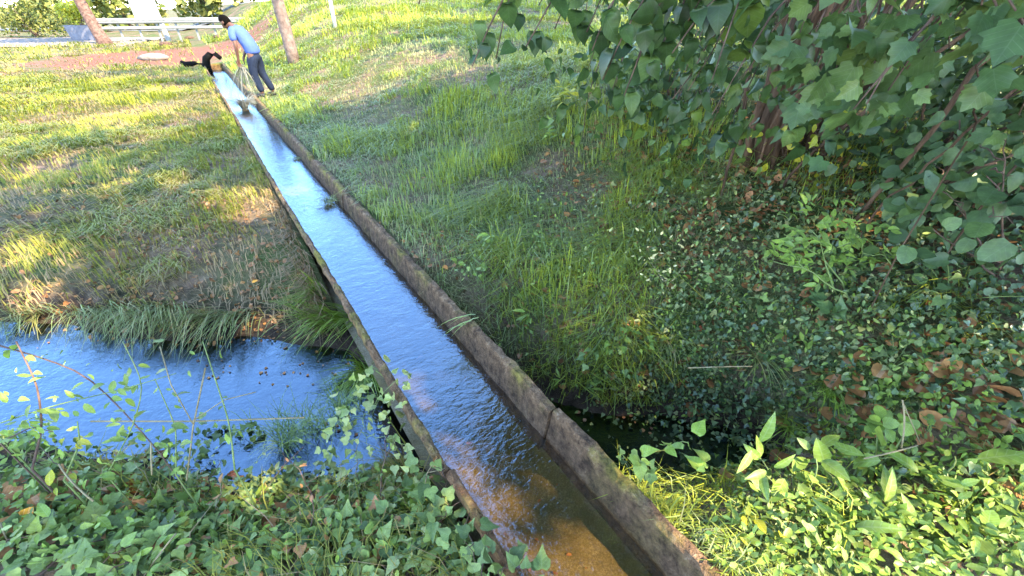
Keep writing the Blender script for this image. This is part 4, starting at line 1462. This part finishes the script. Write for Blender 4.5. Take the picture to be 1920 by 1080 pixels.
ivy_cover('creeping_weeds', 'low oval leaved weeds mixed into the foreground ivy', [M['fresh'], M['ivy_pale'], M['elder']],
          [(80, 900, (.15, .08), 110, .045, 0), (250, 930, (.2, .08), 120, .04, 2), (450, 930, (.2, .06), 110, .035, 1), (620, 960, (.15, .08), 90, .035, 0), (150, 1030, (.2, .08), 70, .05, 2), (350, 1000, (.2, .1), 70, .045, 0), (40, 830, (.12, .05), 60, .045, 2), (300, 880, (.15, .03), 70, .035, 1), (500, 1010, (.25, .1), 170, .036, 0), (250, 1010, (.25, .1), 170, .04, 2), (750, 1000, (.12, .1), 110, .034, 0), (120, 960, (.2, .1), 120, .04, 0)], 220, 'oval', (.03, .13))
ivr = [o for o in bpy.data.objects if o.name == 'ivy_patch'][0]
for q in range(26):
    a = np.array([rng.uniform(-1.7, .0), rng.uniform(.55, 1.1)])
    an = rng.uniform(0, 6.28)
    pts = []
    for t in range(9):
        an += rng.normal(0, .35)
        a = a + np.array([math.cos(an), math.sin(an)]) * .05
        if a @ DS > SL - .03:
            break
        pts.append((a[0], a[1], float(zg(a[0], a[1])) + .05 + .03 * math.sin(t * 1.3 + q)))
    if len(pts) > 3:
        stem_obj(ivr, np.array(pts), .0028, .0016, M['twig'], 'runner', 4)
# scum and leaves on the water
LL = Leaves()
for (px, py, rad, n) in ((60, 640, .2, 6), (560, 700, .12, 22), (420, 690, .10, 10), (640, 790, .08, 14), (1200, 790, .15, 14)):
    d_ = pix_ray(px, py)
    c = np.array([0, 0, CAM_H]) + d_ * (WATER_Z + .004 - CAM_H) / d_[2]
    A = c + rng.normal(0, rad, (n, 3)) * (1, .6, 0)
    LL.add('round', M['dead'], A, rand_dirs(n, (0, 0, 0), 1) * (1, 1, .02), rand_dirs(n, (0, 0, 1), .05), rng.uniform(.5, 1.2, n) * .022)
root = thing('floating_litter', 'small brown leaves floating on the stream pool', 'leaf litter', (0, 0, WATER_Z))
root['kind'] = 'stuff'
LL.write(root, 0, mass='litter')
LL = Leaves()
n = 70
uu_ = rng.uniform(.1, 3.0, n)
ss_ = rng.uniform(SL + .09, SR - .11, n)
A = np.stack([us(a_, b_, -.245) for a_, b_ in zip(uu_, ss_)])
LL.add('oval', M['dead'], A, rand_dirs(n, (0, 0, 0), 1) * (1, 1, .1), rand_dirs(n, (0, 0, 1), .15), rng.uniform(.4, 1.2, n) * .028)
root = thing('sunken_litter', 'small dead leaves lying on the channel bed', 'leaf litter', us(1.5, .6, -.25))
root['kind'] = 'stuff'
LL.write(root, 0, mass='litter')
# pale ivy round the left wall
rp = ground_pt(700, 800)
cl = [(at(px, py, Yd), sp, n, size) for (px, py, Yd, sp, n, size) in ((690, 720, 1.36, .04, 12, .045), (740, 715, 1.36, .03, 8, .045), (660, 760, 1.3, .04, 12, .045), (710, 790, 1.25, .045, 14, .045), (730, 760, 1.28, .03, 8, .042), (640, 800, 1.25, .04, 10, .042), (690, 840, 1.2, .05, 14, .045), (750, 850, 1.12, .03, 8, .04), (780, 880, 1.05, .03, 8, .04), (620, 840, 1.2, .04, 10, .04))]
shrub('ivy_cluster', 'cluster of pale ivy climbing over the left channel wall', 'ivy', rp, cl, 'ivy', M['ivy_pale'], 110, 'stem', (0, -.4, .8), -.2, .6, .003)
rp = us(.35, SL - .12, -.12)
cl = [(us(u_, s_, z_), .035, n_, .05) for (u_, s_, z_, n_) in ((.62, SL - .02, .0, 10), (.55, SL + .02, .03, 9), (.5, SL - .06, .02, 10), (.45, SL + .04, .03, 9), (.38, SL + .0, .05, 10), (.32, SL + .06, .03, 10), (.28, SL - .04, .05, 10), (.22, SL + .05, .04, 10), (.15, SL + .0, .05, 10), (.70, SL - .05, -.03, 9), (.78, SL - .05, -.06, 8), (.86, SL - .05, -.08, 10), (.95, SL - .06, -.10, 10), (1.02, SL - .05, -.08, 9), (.9, SL - .09, -.16, 10), (.8, SL - .1, -.16, 10))]
shrub('ivy_trail', 'green ivy trail spilling over the near end of the left wall', 'ivy', rp, cl, 'ivy', M['ivy'], 120, 'twig', (0, -.3, .9), -.2, .5, .003)
# feathery plant
rp = ground_pt(600, 880)
for (pp, lb, n) in (((600, 870), 'feathery blue green plant at the near edge of the pool', 150), ((660, 830), 'feathery tuft in front of the pale ivy', 90), ((560, 890), 'low feathery tuft among the ivy at the pool edge', 80)):
    c = ground_pt(*pp)
    c[2] = max(c[2], WATER_Z)
    sedge('feathery_plant', lb, 'plant', c, n, .32, M['fresh'], (.05, .05), .0025, .5, 1.1)

# brambles and dry stalks reaching over the pool
BR = [([(-30, 640, 1.35), (60, 665, 1.30), (160, 700, 1.22), (240, 780, 1.1), (300, 850, 1.02)], .004, 'twig', 30, 'bramble arching over the far left of the pool'),
      ([(60, 880, 1.0), (80, 800, 1.08), (70, 720, 1.15), (30, 640, 1.22)], .005, 'twig', 26, 'dark upright bramble stem at the left of the pool'),
      ([(-20, 800, 1.05), (100, 760, 1.1), (230, 730, 1.15), (330, 700, 1.2)], .003, 'stem', 34, 'leafy bramble shoot reaching right across the pool'),
      ([(200, 890, .98), (250, 800, 1.05), (270, 720, 1.12), (230, 640, 1.2)], .003, 'stem', 26, 'leafy green shoot standing in front of the pool'),
      ([(330, 890, .98), (330, 800, 1.05), (290, 710, 1.12)], .003, 'stem', 20, 'short leafy shoot in the middle of the pool edge'),
      ([(440, 880, .98), (430, 790, 1.05), (400, 700, 1.12), (380, 640, 1.18)], .0035, 'stem', 8, 'thin green stalk leaning over the pool'),
      ([(120, 900, .95), (150, 830, 1.0), (145, 790, 1.03)], .004, 'stem', 9, 'yellow green leafy shoot near the left edge'),
      ([(0, 830, 1.0), (60, 800, 1.02), (100, 810, 1.02)], .003, 'twig', 18, 'low bramble twig at the left edge of the pool')]
for i, (pts, r, mt, n, lb) in enumerate(BR):
    P = np.array([at(*q) for q in pts])
    t = np.linspace(0, 1, len(P))
    tt = np.linspace(0, 1, 12)
    P = np.stack([np.interp(tt, t, P[:, j]) for j in range(3)], -1)
    P[1:-1] = (P[:-2] + P[1:-1] * 2 + P[2:]) / 4
    # root the lower end in the bank
    e = 0 if P[0][2] < P[-1][2] else -1
    g = P[e].copy()
    g[2] = float(zg(g[0], g[1])) - .02
    P = np.vstack([g, P]) if e == 0 else np.vstack([P, g])
    root = thing('bramble', lb, 'bramble', g)
    stem_obj(root, P, r, r * .5, M[mt], 'stem', 5)
    LL = Leaves()
    ii = rng.integers(1, 11, n)
    A = P[ii] + rng.normal(0, .03, (n, 3))
    LL.add('oval', M['yellow_leaf'] if i == 6 else (M['fresh'] if mt == 'stem' else M['elder']), A, rand_dirs(n, (.2, 0, 0), .7), rand_dirs(n, (0, -.1, 1), .3), rng.uniform(.7, 1.2, n) * (.055 if i == 6 else .042))
    LL.write(root, 40)
ORD = ['first', 'second', 'third', 'fourth', 'fifth', 'sixth', 'seventh', 'eighth', 'ninth', 'tenth']
for q in range(10):
    a = np.array([-1.72 + .155 * q + rng.uniform(-.04, .04), rng.uniform(.78, 1.12), 0])
    a[2] = float(zg(a[0], a[1])) - .02
    d_ = np.array([rng.normal(0, .16), rng.uniform(.0, .3), rng.uniform(.12, .30)])
    P = arc(a, a + d_, .03, rng.uniform(-.05, .05), 7, .006)
    root = thing('dry_sprig', ORD[q] + ' thin sprig from the left rising out of the foreground ivy', 'sprig', a, 'sprigs in the foreground ivy')
    stem_obj(root, P, .0028, .0012, M['twig'] if q % 2 == 0 else M['straw'], 'stem', 4)
    for e_ in range(2):
        k_ = 2 + 2 * e_
        stem_obj(root, arc(P[k_], P[k_] + np.array([rng.normal(0, .07), rng.normal(0, .05), .07]), .01, .01, 4), .0015, .0008, M['twig'] if q % 2 == 0 else M['straw'], 'side_stem', 4)
    LL = Leaves()
    n_ = 7
    A = P[rng.integers(2, 7, n_)] + rng.normal(0, .012, (n_, 3))
    LL.add('oval', M['dead'] if q % 3 == 0 else M['fresh'], A, rand_dirs(n_, (0, 0, 0), .7), rand_dirs(n_, (0, -.2, 1), .4), rng.uniform(.6, 1.2, n_) * .032)
    LL.write(root, 8)
DRY = [([(350, 900, .98), (362, 800, 1.05), (385, 690, 1.13)], [(362, 795, 1.05), (320, 720, 1.1), (300, 650, 1.15)], 'branched dry stalk standing at the near edge of the pool'),
       ([(170, 790, 1.08), (360, 790, 1.1), (570, 783, 1.14)], [(360, 790, 1.1), (420, 750, 1.15), (480, 735, 1.2)], 'long pale straw lying level over the pool'),
       ([(285, 890, .96), (283, 830, 1.0)], None, 'short cut stub in the ivy below the pool'),
       ([(110, 870, .97), (175, 940, .88)], None, 'pale broken straw lying on the ivy at lower left'),
       ([(0, 980, .85), (60, 1080, .76)], None, 'pale stick at the lower left corner'),
       ([(270, 1080, .73), (330, 1000, .8)], None, 'brown stick pointing up out of the ivy'),
       ([(1290, 690, 1.5), (1410, 687, 1.5)], None, 'thin straw lying across the ivy above the ditch'),
       ([(1620, 860, .95), (1720, 835, 1.0)], None, 'pale green stalk lying across the dock leaves'),
       ([(1690, 840, 1.0), (1692, 750, 1.08)], [(1692, 752, 1.08), (1725, 830, 1.05)], 'bent grass stalk standing above the dock leaves')]
for (a, b, lb) in DRY:
    P = np.array([at(*q) for q in a])
    V, F = tube(arc(P[0], P[-1], .008, .006, 6) if len(P) == 2 else P, .003, 5)
    parts = [(V, F)]
    if b:
        parts.append(tube(np.array([at(*q) for q in b]), .002, 5))
    V, F = merge(parts)
    o = finish('dry_stalk', py_mesh('dry_stalk', V, F), M['straw'], None, True)
    tag(o, lb, 'stalk')

# tuft of weed caught on the right wall inside the channel
c = us(4.35, SR - .16, -.15)
sedge('water_weed', 'tuft of grassy weed caught against the right channel wall', 'weed', c, 90, .16, M['sedge'], (.1, -.2), .005, .8, .8)
c = us(6.1, SR - .13, -.16)
sedge('water_weed', 'small mossy weed tuft farther up on the right channel wall', 'weed', c, 40, .10, M['sedge'], (0, -.2), .005, .8, .8)

# ================================================================== the man clearing the channel
man_p = us(10.45, SR + .17)
man_p[2] = float(zg(man_p[0], man_p[1])) + .005
man = thing('person', 'man in a light blue shirt and dark trousers bending over the channel', 'person', man_p)
FW = np.array([-.985, .17, 0])
LF = np.array([-.17, -.985, 0])          # his left side, towards the camera
SCL = .865


def loc(f, l, z):
    return (FW * f + LF * l + np.array([0, 0, z])) * SCL


def skin(name, verts, edges, radii, mat, parent, root_i=0, sub=2):
    me = bpy.data.meshes.new(name)
    me.from_pydata([tuple(loc(*v)) for v in verts], edges, [])
    me.update()
    o = finish(name, me, mat, parent)
    md = o.modifiers.new('skin', 'SKIN')
    md.use_smooth_shade = True
    for i, r in enumerate(radii):
        rr = r if isinstance(r, tuple) else (r, r)
        me.skin_vertices[0].data[i].radius = (rr[0] * SCL, rr[1] * SCL)
        me.skin_vertices[0].data[i].use_root = (i == root_i)
    sb = o.modifiers.new('sub', 'SUBSURF')
    sb.levels = sub
    sb.render_levels = sub
    return o


M['skin_tone'] = solid('skin', (.09, .042, .028), (.13, .062, .042), 6, .6, .35)
M['hair'] = solid('dark_hair', (.0015, .0013, .001), (.004, .003, .0025), 40, .9, .05)
M['shirt'] = solid('light_blue_shirt', (.045, .08, .27), (.07, .115, .34), 5, .85, .2, .3)
M['trousers'] = solid('dark_trousers', (.006, .010, .024), (.013, .020, .042), 7, .9, .2, .3)
M['shoe'] = solid('black_shoe', (.012, .012, .013), (.03, .03, .03), 9, .6, .3)
# one continuous body
BV = [(0, 0, .90), (.045, 0, 1.05), (.14, 0, 1.20), (.25, 0, 1.33), (.33, 0, 1.39), (.39, 0, 1.43), (.43, 0, 1.45),      # 0-6 spine, neck, head
      (0, .095, .84), (.05, .11, .47), (-.05, .12, .10), (.08, .13, .04),                                          # 7-10 left leg
      (0, -.095, .84), (.02, -.12, .47), (-.14, -.14, .10), (-.01, -.15, .04),                                      # 11-14 right leg
      (.24, .17, 1.30), (.17, .25, 1.04), (.24, .21, .80), (.27, .19, .74),                                        # 15-18 left arm
      (.26, -.17, 1.30), (.24, -.24, 1.04), (.35, -.14, .82), (.38, -.12, .76)]                                      # 19-22 right arm
BE = [(0, 1), (1, 2), (2, 3), (3, 4), (4, 5), (5, 6), (0, 7), (7, 8), (8, 9), (9, 10), (0, 11), (11, 12), (12, 13), (13, 14), (3, 15), (15, 16), (16, 17), (17, 18), (3, 19), (19, 20), (20, 21), (21, 22)]
BR_ = [.10, .09, .10, .08, .05, .06, .05,   .085, .058, .035, .022, .085, .058, .035, .022, .055, .042, .028, .032, .055, .042, .028, .032]
hv = len(BV)
for (w_, sgn) in ((18, 1), (22, -1)):           # four fingers and a thumb on each hand
    b = BV[w_]
    for k, (df, dl, ln) in enumerate(((.022, .026, .085), (.010, .010, .095), (-.003, -.006, .09), (-.015, -.020, .07))):
        i0 = len(BV)
        BV += [(b[0] + df, b[1] + dl * sgn, b[2] - .05), (b[0] + df * 1.2 + .012, b[1] + dl * sgn, b[2] - .05 - ln * .45), (b[0] + df - .006, b[1] + dl * sgn * .8, b[2] - .05 - ln * .8)]
        BE += [(w_, i0), (i0, i0 + 1), (i0 + 1, i0 + 2)]
        BR_ += [.011, .0095, .008]
    i0 = len(BV)
    BV += [(b[0] + .035, b[1] + .03 * sgn, b[2] - .02), (b[0] + .045, b[1] + .02 * sgn, b[2] - .06)]
    BE += [(w_, i0), (i0, i0 + 1)]
    BR_ += [.012, .010]
skin('body', BV, BE, BR_, M['skin_tone'], man, 0, 1)
# head: a shaped ovoid with brow, nose, chin and ears, turned down to the water
hc = loc(.455, 0, 1.455)
fd = FW * .80 + np.array([0, 0, -.60])          # the way the face looks
fd /= np.linalg.norm(fd)
ud = FW * .60 + np.array([0, 0, .80])           # crown direction
ud /= np.linalg.norm(ud)
sdv = np.cross(ud, fd)
V, F = [], []
nr, ns_ = 14, 18
for i in range(nr + 1):
    ph = math.pi * i / nr
    for j in range(ns_):
        th_ = 2 * math.pi * j / ns_
        x, y, z = math.sin(ph) * math.cos(th_), math.sin(ph) * math.sin(th_), math.cos(ph)
        rx, ry, rz = .108, .086, .134
        px_, py_, pz_ = x * rx, y * ry, z * rz
        front = max(0, x) ** 2
        if z < -.2:
            py_ *= 1 - .28 * (-z - .2)
            px_ += .012 * front
        if abs(y) < .25 and x > .5 and -.38 < z < .08:
            px_ += .020 * (1 - abs(y) / .25) * (1 - abs(z + .2) / .3 if abs(z + .2) < .3 else 0)
        if x > .6 and .02 < z < .22 and .2 < abs(y) < .6:
            px_ -= .008
        if abs(x) < .25 and abs(y) > .85 and -.25 < z < .2:
            py_ *= 1.16
        V.append(hc + (fd * px_ + sdv * py_ + ud * pz_) * SCL)
for i in range(nr):
    for j in range(ns_):
        q = (j + 1) % ns_
        F.append((i * ns_ + j, (i + 1) * ns_ + j, (i + 1) * ns_ + q, i * ns_ + q))
finish('head', py_mesh('head', V, F), M['skin_tone'], man, True)
V2, F2 = [], []
for i in range(nr + 1):
    ph = math.pi * i / nr
    for j in range(ns_):
        th_ = 2 * math.pi * j / ns_
        x, y, z = math.sin(ph) * math.cos(th_), math.sin(ph) * math.sin(th_), math.cos(ph)
        k_ = 1.10 + .03 * math.sin(5 * th_ + 2 * ph) if (z > .30 and not (x > .6 and z < .5)) or (x < .2 and z > -.5) else .90
        V2.append(hc + (fd * x * .108 + sdv * y * .086 + ud * z * .134) * SCL * k_)
F2 = [tuple(q) for q in F]
finish('hair', py_mesh('hair', V2, F2), M['hair'], man, True)
shirt = skin('shirt', [(-.012, 0, .83), (.0, 0, .93), (.05, 0, 1.06), (.14, 0, 1.20), (.23, 0, 1.31), (.295, 0, 1.375)],
             [(0, 1), (1, 2), (2, 3), (3, 4), (4, 5)], [(.165, .15), (.17, .155), (.165, .15), (.175, .15), (.165, .13), (.08, .075)], M['shirt'], man, 0)
for pts in ([(.23, .06, 1.33), (.235, .16, 1.31), (.21, .215, 1.21), (.19, .245, 1.10)], [(.24, -.06, 1.33), (.255, -.16, 1.31), (.245, -.21, 1.21), (.242, -.24, 1.10)]):
    sl_ = skin('sleeve', pts, [(0, 1), (1, 2), (2, 3)], [.09, .085, .075, .07], M['shirt'], shirt, 0)
skin('trousers', [(-.005, 0, .93), (-.01, 0, .84), (0, .10, .80), (.05, .115, .47), (-.05, .12, .10), (0, -.10, .80), (.02, -.12, .47), (-.14, -.14, .10)],
     [(0, 1), (1, 2), (2, 3), (3, 4), (1, 5), (5, 6), (6, 7)], [.155, .15, .115, .088, .072, .115, .088, .072], M['trousers'], man, 1)
for (a, b) in (((-.09, .12, .045), (.11, .13, .03)), ((-.18, -.14, .045), (.02, -.15, .03))):
    skin('shoe', [a, tuple((p + q) / 2 for p, q in zip(a, b)), b], [(0, 1), (1, 2)], [.055, .052, .042], M['shoe'], man, 0)
M['wet_weed'] = leafmat('wet_weed', [(.10, .12, .17), (.15, .17, .24), (.23, .26, .36), (.10, .12, .13)], .2, .6)
c = man_p + loc(.34, .05, .66)
sedge('weed_bundle', 'bundle of grey dripping water weeds held by the man over the channel', 'weeds', c, 90, .50, M['wet_weed'], (-.3, -.1), .006, .6, -.9)
sedge('weed_bundle', 'second bundle of wet weeds drooping from his hands', 'weeds', c + (.05, -.05, -.05), 70, .32, M['wet_weed'], (.1, -.1), .008, .8, -.4)
c = us(10.1, .62, -.16)
sedge('weed_heap', 'heap of grey cut weeds lying in the channel below the man', 'weeds', c, 420, .46, M['wet_weed'], (0, 0), .007, .55, 1.1)

# ================================================================== far things
# black hose arching into the head of the channel
e = us(17.2, .50, .0)
hose = thing('black_pipe', 'black pipe arching into the far end of the channel', 'pipe', e)
P = np.array([e + (-.85, .0, .08), e + (-.72, .0, .02), e + (-.55, .02, .04), e + (-.42, .02, .06)])
V, F = tube(P, [.06, .08, .07, .05], 10)
finish('pipe_length', py_mesh('pipe_length', rel(V, e), F), M['black'], hose, True)
P = np.array([e + (-.12, .0, -.25), e + (-.12, .0, .0), e + (-.06, .01, .18), e + (.08, .02, .28), e + (.25, .03, .29), e + (.36, .04, .18)])
V, F = tube(P, [.11, .11, .10, .085, .07, .06], 12)
finish('pipe_bend', py_mesh('pipe_bend', rel(V, e), F), M['black'], hose, True)
V, F = tube(np.array([e + (-.42, .02, .04), e + (-.2, .01, .03)]), .025, 10)
finish('coupling', py_mesh('coupling', rel(V, e), F), M['black'], hose, True)

# posts and poles
def pole(name, label, cat, base, top, r0, r1, mat, rough=.06, k=10):
    root = thing(name, label, cat, base)
    P = arc(base - np.array([0, 0, .2]), top, 0, .01, 7, .006)
    V, F = tube(P, np.linspace(r0, r1, 7), k, rough, 3)
    finish('shaft', py_mesh('shaft', rel(V, base), F), mat, root, True)
    return root


b = ground_pt(552, 118)
pole('wooden_post', 'weathered wooden pole standing in the field behind the man', 'post', b, b + (-.15, .1, 3.2), .16, .12, M['post_wood'])
b = ground_pt(629, 52)
pole('thin_post', 'thin white pole near the top edge of the field', 'post', b, b + (-.03, 0, 2.6), .06, .05, M['white'], 0)
b = ground_pt(318, 78)
sp_ = pole('sign_board', 'white sign board on a pale post beside the guard rail', 'sign', b, b + (-.30, .05, 3.0), .13, .10, M['white'])
P0 = at(283, 36, b[1] - .12)
V, F = box(0, 0, 0, 1.35, .06, 1.6)
V = [np.array(v) + np.array([P0[0] - .10, b[1] - .16, P0[2] + .80]) - b for v in V]
finish('panel', py_mesh('panel', V, F), M['white'], sp_)
V, F = box(0, 0, 0, 1.41, .04, .06)
V = [np.array(v) + np.array([P0[0] - .10, b[1] - .16, P0[2] - .03]) - b for v in V]
finish('panel_frame', py_mesh('panel_frame', V, F), M['galv'], sp_)

# guard rail
A0, A1 = at(190, 68, 26.0), at(470, 60, 27.5)
rail_l = np.array([A0[0], 26.0, -.05])
rail_r = np.array([A1[0], 27.5, -.02])
gr_ = thing('guard_rail', 'pale metal guard rail along the road at the back', 'guard rail', rail_l)
dv = rail_r - rail_l
nP = 9
for i in range(nP):
    t = i / (nP - 1)
    p = rail_l + dv * t
    V, F = box(0, .10, .42, .08, .06, 1.10)
    V = [np.array(v) + p - rail_l for v in V]
    finish('rail_post', py_mesh('rail_post', V, F), M['galv'], gr_)
for zc, hh in ((.93, .22), (.62, .10)):
    prof = [(-.5, 0), (-.3, -.06), (-.1, -.06), (0, -.01), (.1, -.06), (.3, -.06), (.5, 0)]
    V, F = [], []
    for i in range(13):
        t = i / 12
        p = dv * t
        for (zz, yy) in prof:
            V.append(p + np.array([0, yy, zc + zz * hh]))
    for i in range(12):
        for j in range(6):
            F.append((i * 7 + j, i * 7 + j + 1, (i + 1) * 7 + j + 1, (i + 1) * 7 + j))
    o = finish('rail_beam', py_mesh('rail_beam', V, F), M['galv'], gr_)
    sd_ = o.modifiers.new('thick', 'SOLIDIFY')
    sd_.thickness = .02

# leaning tree on the left
b = ground_pt(196, 84)
lt = thing('roadside_tree', 'tree with a reddish brown leaning trunk at the upper left', 'tree', b)
P = np.array([b + (.1, 0, -.15), b + (.02, 0, .3), b + (-.12, 0, 1.0), b + (-.3, .05, 2.0), b + (-.4, .1, 3.2), b + (-.35, .1, 4.4)])
V, F = tube(P, [.36, .27, .24, .22, .19, .12], 12, .14, 4)
finish('trunk', py_mesh('trunk', rel(V, b), F), M['bark_pale'], lt, True)
for q in range(5):
    an = q * 1.3
    stem_obj(lt, arc(b + (-.38, .1, 2.8 + .2 * q), b + (-.4 + 2 * math.cos(an), 2 * math.sin(an), 5.2), .2, .1, 6), .07, .02, M['bark_pale'], 'branch', 6)
LL = Leaves()
crown(LL, 'card', M['bush'], b + (-.3, 0, 5.6), (2.6, 2.4, 1.9), 70, 36, .24, .45, 2.6)
LL.write(lt, 0)


def bush(name, label, base, rad, n, size, mat, cat='bush', stems=5):
    base = np.array([base[0], base[1], float(zg(base[0], base[1]))])
    root = thing(name, label, cat, base)
    for q in range(stems):
        stem_obj(root, arc(base - (0, 0, .1), base + (rng.normal(0, rad[0] * .4), rng.normal(0, rad[1] * .4), rad[2] * rng.uniform(1, 1.6)), .05, .05, 5), .04, .012, M['twig'], 'stem', 5)
    LL = Leaves()
    nc = max(6, n // 26)
    d = rng.normal(0, 1, (nc, 3))
    d /= np.linalg.norm(d, axis=1)[:, None]
    cc = base + np.array([0, 0, rad[2] * .95]) + d * np.array(rad) * (rng.random((nc, 1)) ** .4)
    A = np.repeat(cc, 26, axis=0) + rng.normal(0, min(rad) * .16, (nc * 26, 3))
    A = A[A[:, 2] > zg(A[:, 0], A[:, 1]) + .02]
    m_ = len(A)
    LL.add('card', mat, A, rand_dirs(m_, (0, 0, -.2), .8), rand_dirs(m_, (0, -.2, .8), .6), rng.uniform(.7, 1.3, m_) * size)
    LL.write(root, 0)
    return root


g = ground_pt(60, 72)
bush('roadside_bush', 'olive bush at the upper left corner', g + (-1.0, 1.5, 0), (2.0, 1.2, 1.2), 1500, .17, M['bush'])
bush('roadside_bush', 'pale olive bush right of the corner bush', g + (2.2, 1.2, 0), (1.3, 1.0, .95), 1000, .16, M['bush'])
bush('roadside_bush', 'low grey green bush at the left picture edge', g + (-3.2, -.4, 0), (1.3, 1.0, .6), 800, .15, M['bush'])
# grey planter box with a yellow bush
pb = ground_pt(158, 76)
V, F = [], []
for (zz, ww) in ((0, .62), (.75, .72), (.75, .64), (.70, .62)):
    for (a, c_) in ((-1, -1), (1, -1), (1, 1), (-1, 1)):
        V.append((a * ww * .98, c_ * ww * .6, zz))
for r_ in range(3):
    for j in range(4):
        q = (j + 1) % 4
        F.append((r_ * 4 + j, r_ * 4 + q, r_ * 4 + 4 + q, r_ * 4 + 4 + j))
F += [(3, 2, 1, 0), (12, 13, 14, 15)]
pl = finish('planter_box', py_mesh('planter_box', V, F), M['box_grey'])
pl.location = pb + (.1, .2, 0)
tag(pl, 'grey planter box left of the leaning tree', 'planter')
root = thing('yellow_shrub', 'round yellow green shrub growing in the grey planter', 'shrub', pb + (.1, .2, .70))
LL = Leaves()
d = rng.normal(0, 1, (60, 3))
d /= np.linalg.norm(d, axis=1)[:, None]
cc = pb + np.array([.0, .2, 1.45]) + d * np.array((.75, .6, .62)) * (rng.random((60, 1)) ** .35)
A = np.repeat(cc, 22, axis=0) + rng.normal(0, .09, (60 * 22, 3))
LL.add('card', M['bush_yellow'], A, rand_dirs(len(A), (0, 0, .1), .8), rand_dirs(len(A), (0, -.2, .8), .6), rng.uniform(.7, 1.3, len(A)) * .13)
LL.write(root, 0)
for q in range(4):
    stem_obj(root, arc(pb + (.1, .2, .66), pb + (.1 + rng.normal(0, .3), .2, 1.5), .02, .03, 5), .03, .01, M['twig'], 'stem', 5)

# hedge row beyond the road and behind the field: keeps the view closed below the sky
HB = [(-52, 34, 3.4, 'far hedge bush at the left end'), (-44, 38, 3.0, 'far hedge bush behind the corner bushes'), (-37, 40, 3.6, 'far bush behind the leaning tree'), (-31, 41, 3.2, 'dark far bush left of the sign board'), (-25, 42, 3.4, 'dark far bush right of the sign board'),
      (-19.5, 43, 3.2, 'dark far bush above the man'), (-14, 44, 2.6, 'far bush left of the wooden pole'), (-8.5, 45, 2.8, 'far bush right of the wooden pole'), (-2.5, 46, 3.0, 'far bush above the crest of the field'), (4, 46, 3.0, 'far bush behind the drooping twigs'),
      (10.5, 45, 3.2, 'far bush behind the field trees'), (17, 43, 3.4, 'far bush at the right end of the field')]
for (x, y, h_, lb) in HB:
    bush('hedge_bush', lb, (x, y, 0), (3.9, 1.8, h_ * .62), 900, .5, M['bush'], 'hedge bush', 4)

# stones on the bare earth
for (px, py, r, lb) in ((356, 73, .22, 'dark stone behind the bare earth'), (411, 71, .20, 'dark stone left of the man'), (290, 112, .28, 'pale flat stone at the edge of the bare earth'), (312, 86, .25, 'brown clod at the foot of the sign post')):
    b = ground_pt(px, py)
    V, F = [], []
    for i in range(6):
        ph = math.pi * (i + .5) / 6
        for j in range(9):
            th_ = 2 * math.pi * j / 9
            q = r * (1 + .25 * math.sin(th_ * 2 + px) + .15 * math.sin(th_ * 3 + i))
            V.append((math.sin(ph) * math.cos(th_) * q * 1.5, math.sin(ph) * math.sin(th_) * q, math.cos(ph) * r * .5))
    for i in range(5):
        for j in range(9):
            F.append((i * 9 + j, (i + 1) * 9 + j, (i + 1) * 9 + (j + 1) % 9, i * 9 + (j + 1) % 9))
    F += [tuple(range(9)), tuple(45 + j for j in range(9))[::-1]]
    o = finish('stone', py_mesh('stone', V, F), M['gravel'] if 'pale' in lb else M['bark'], None, True)
    o.location = b + (0, 0, r * .2)
    tag(o, lb, 'stone')
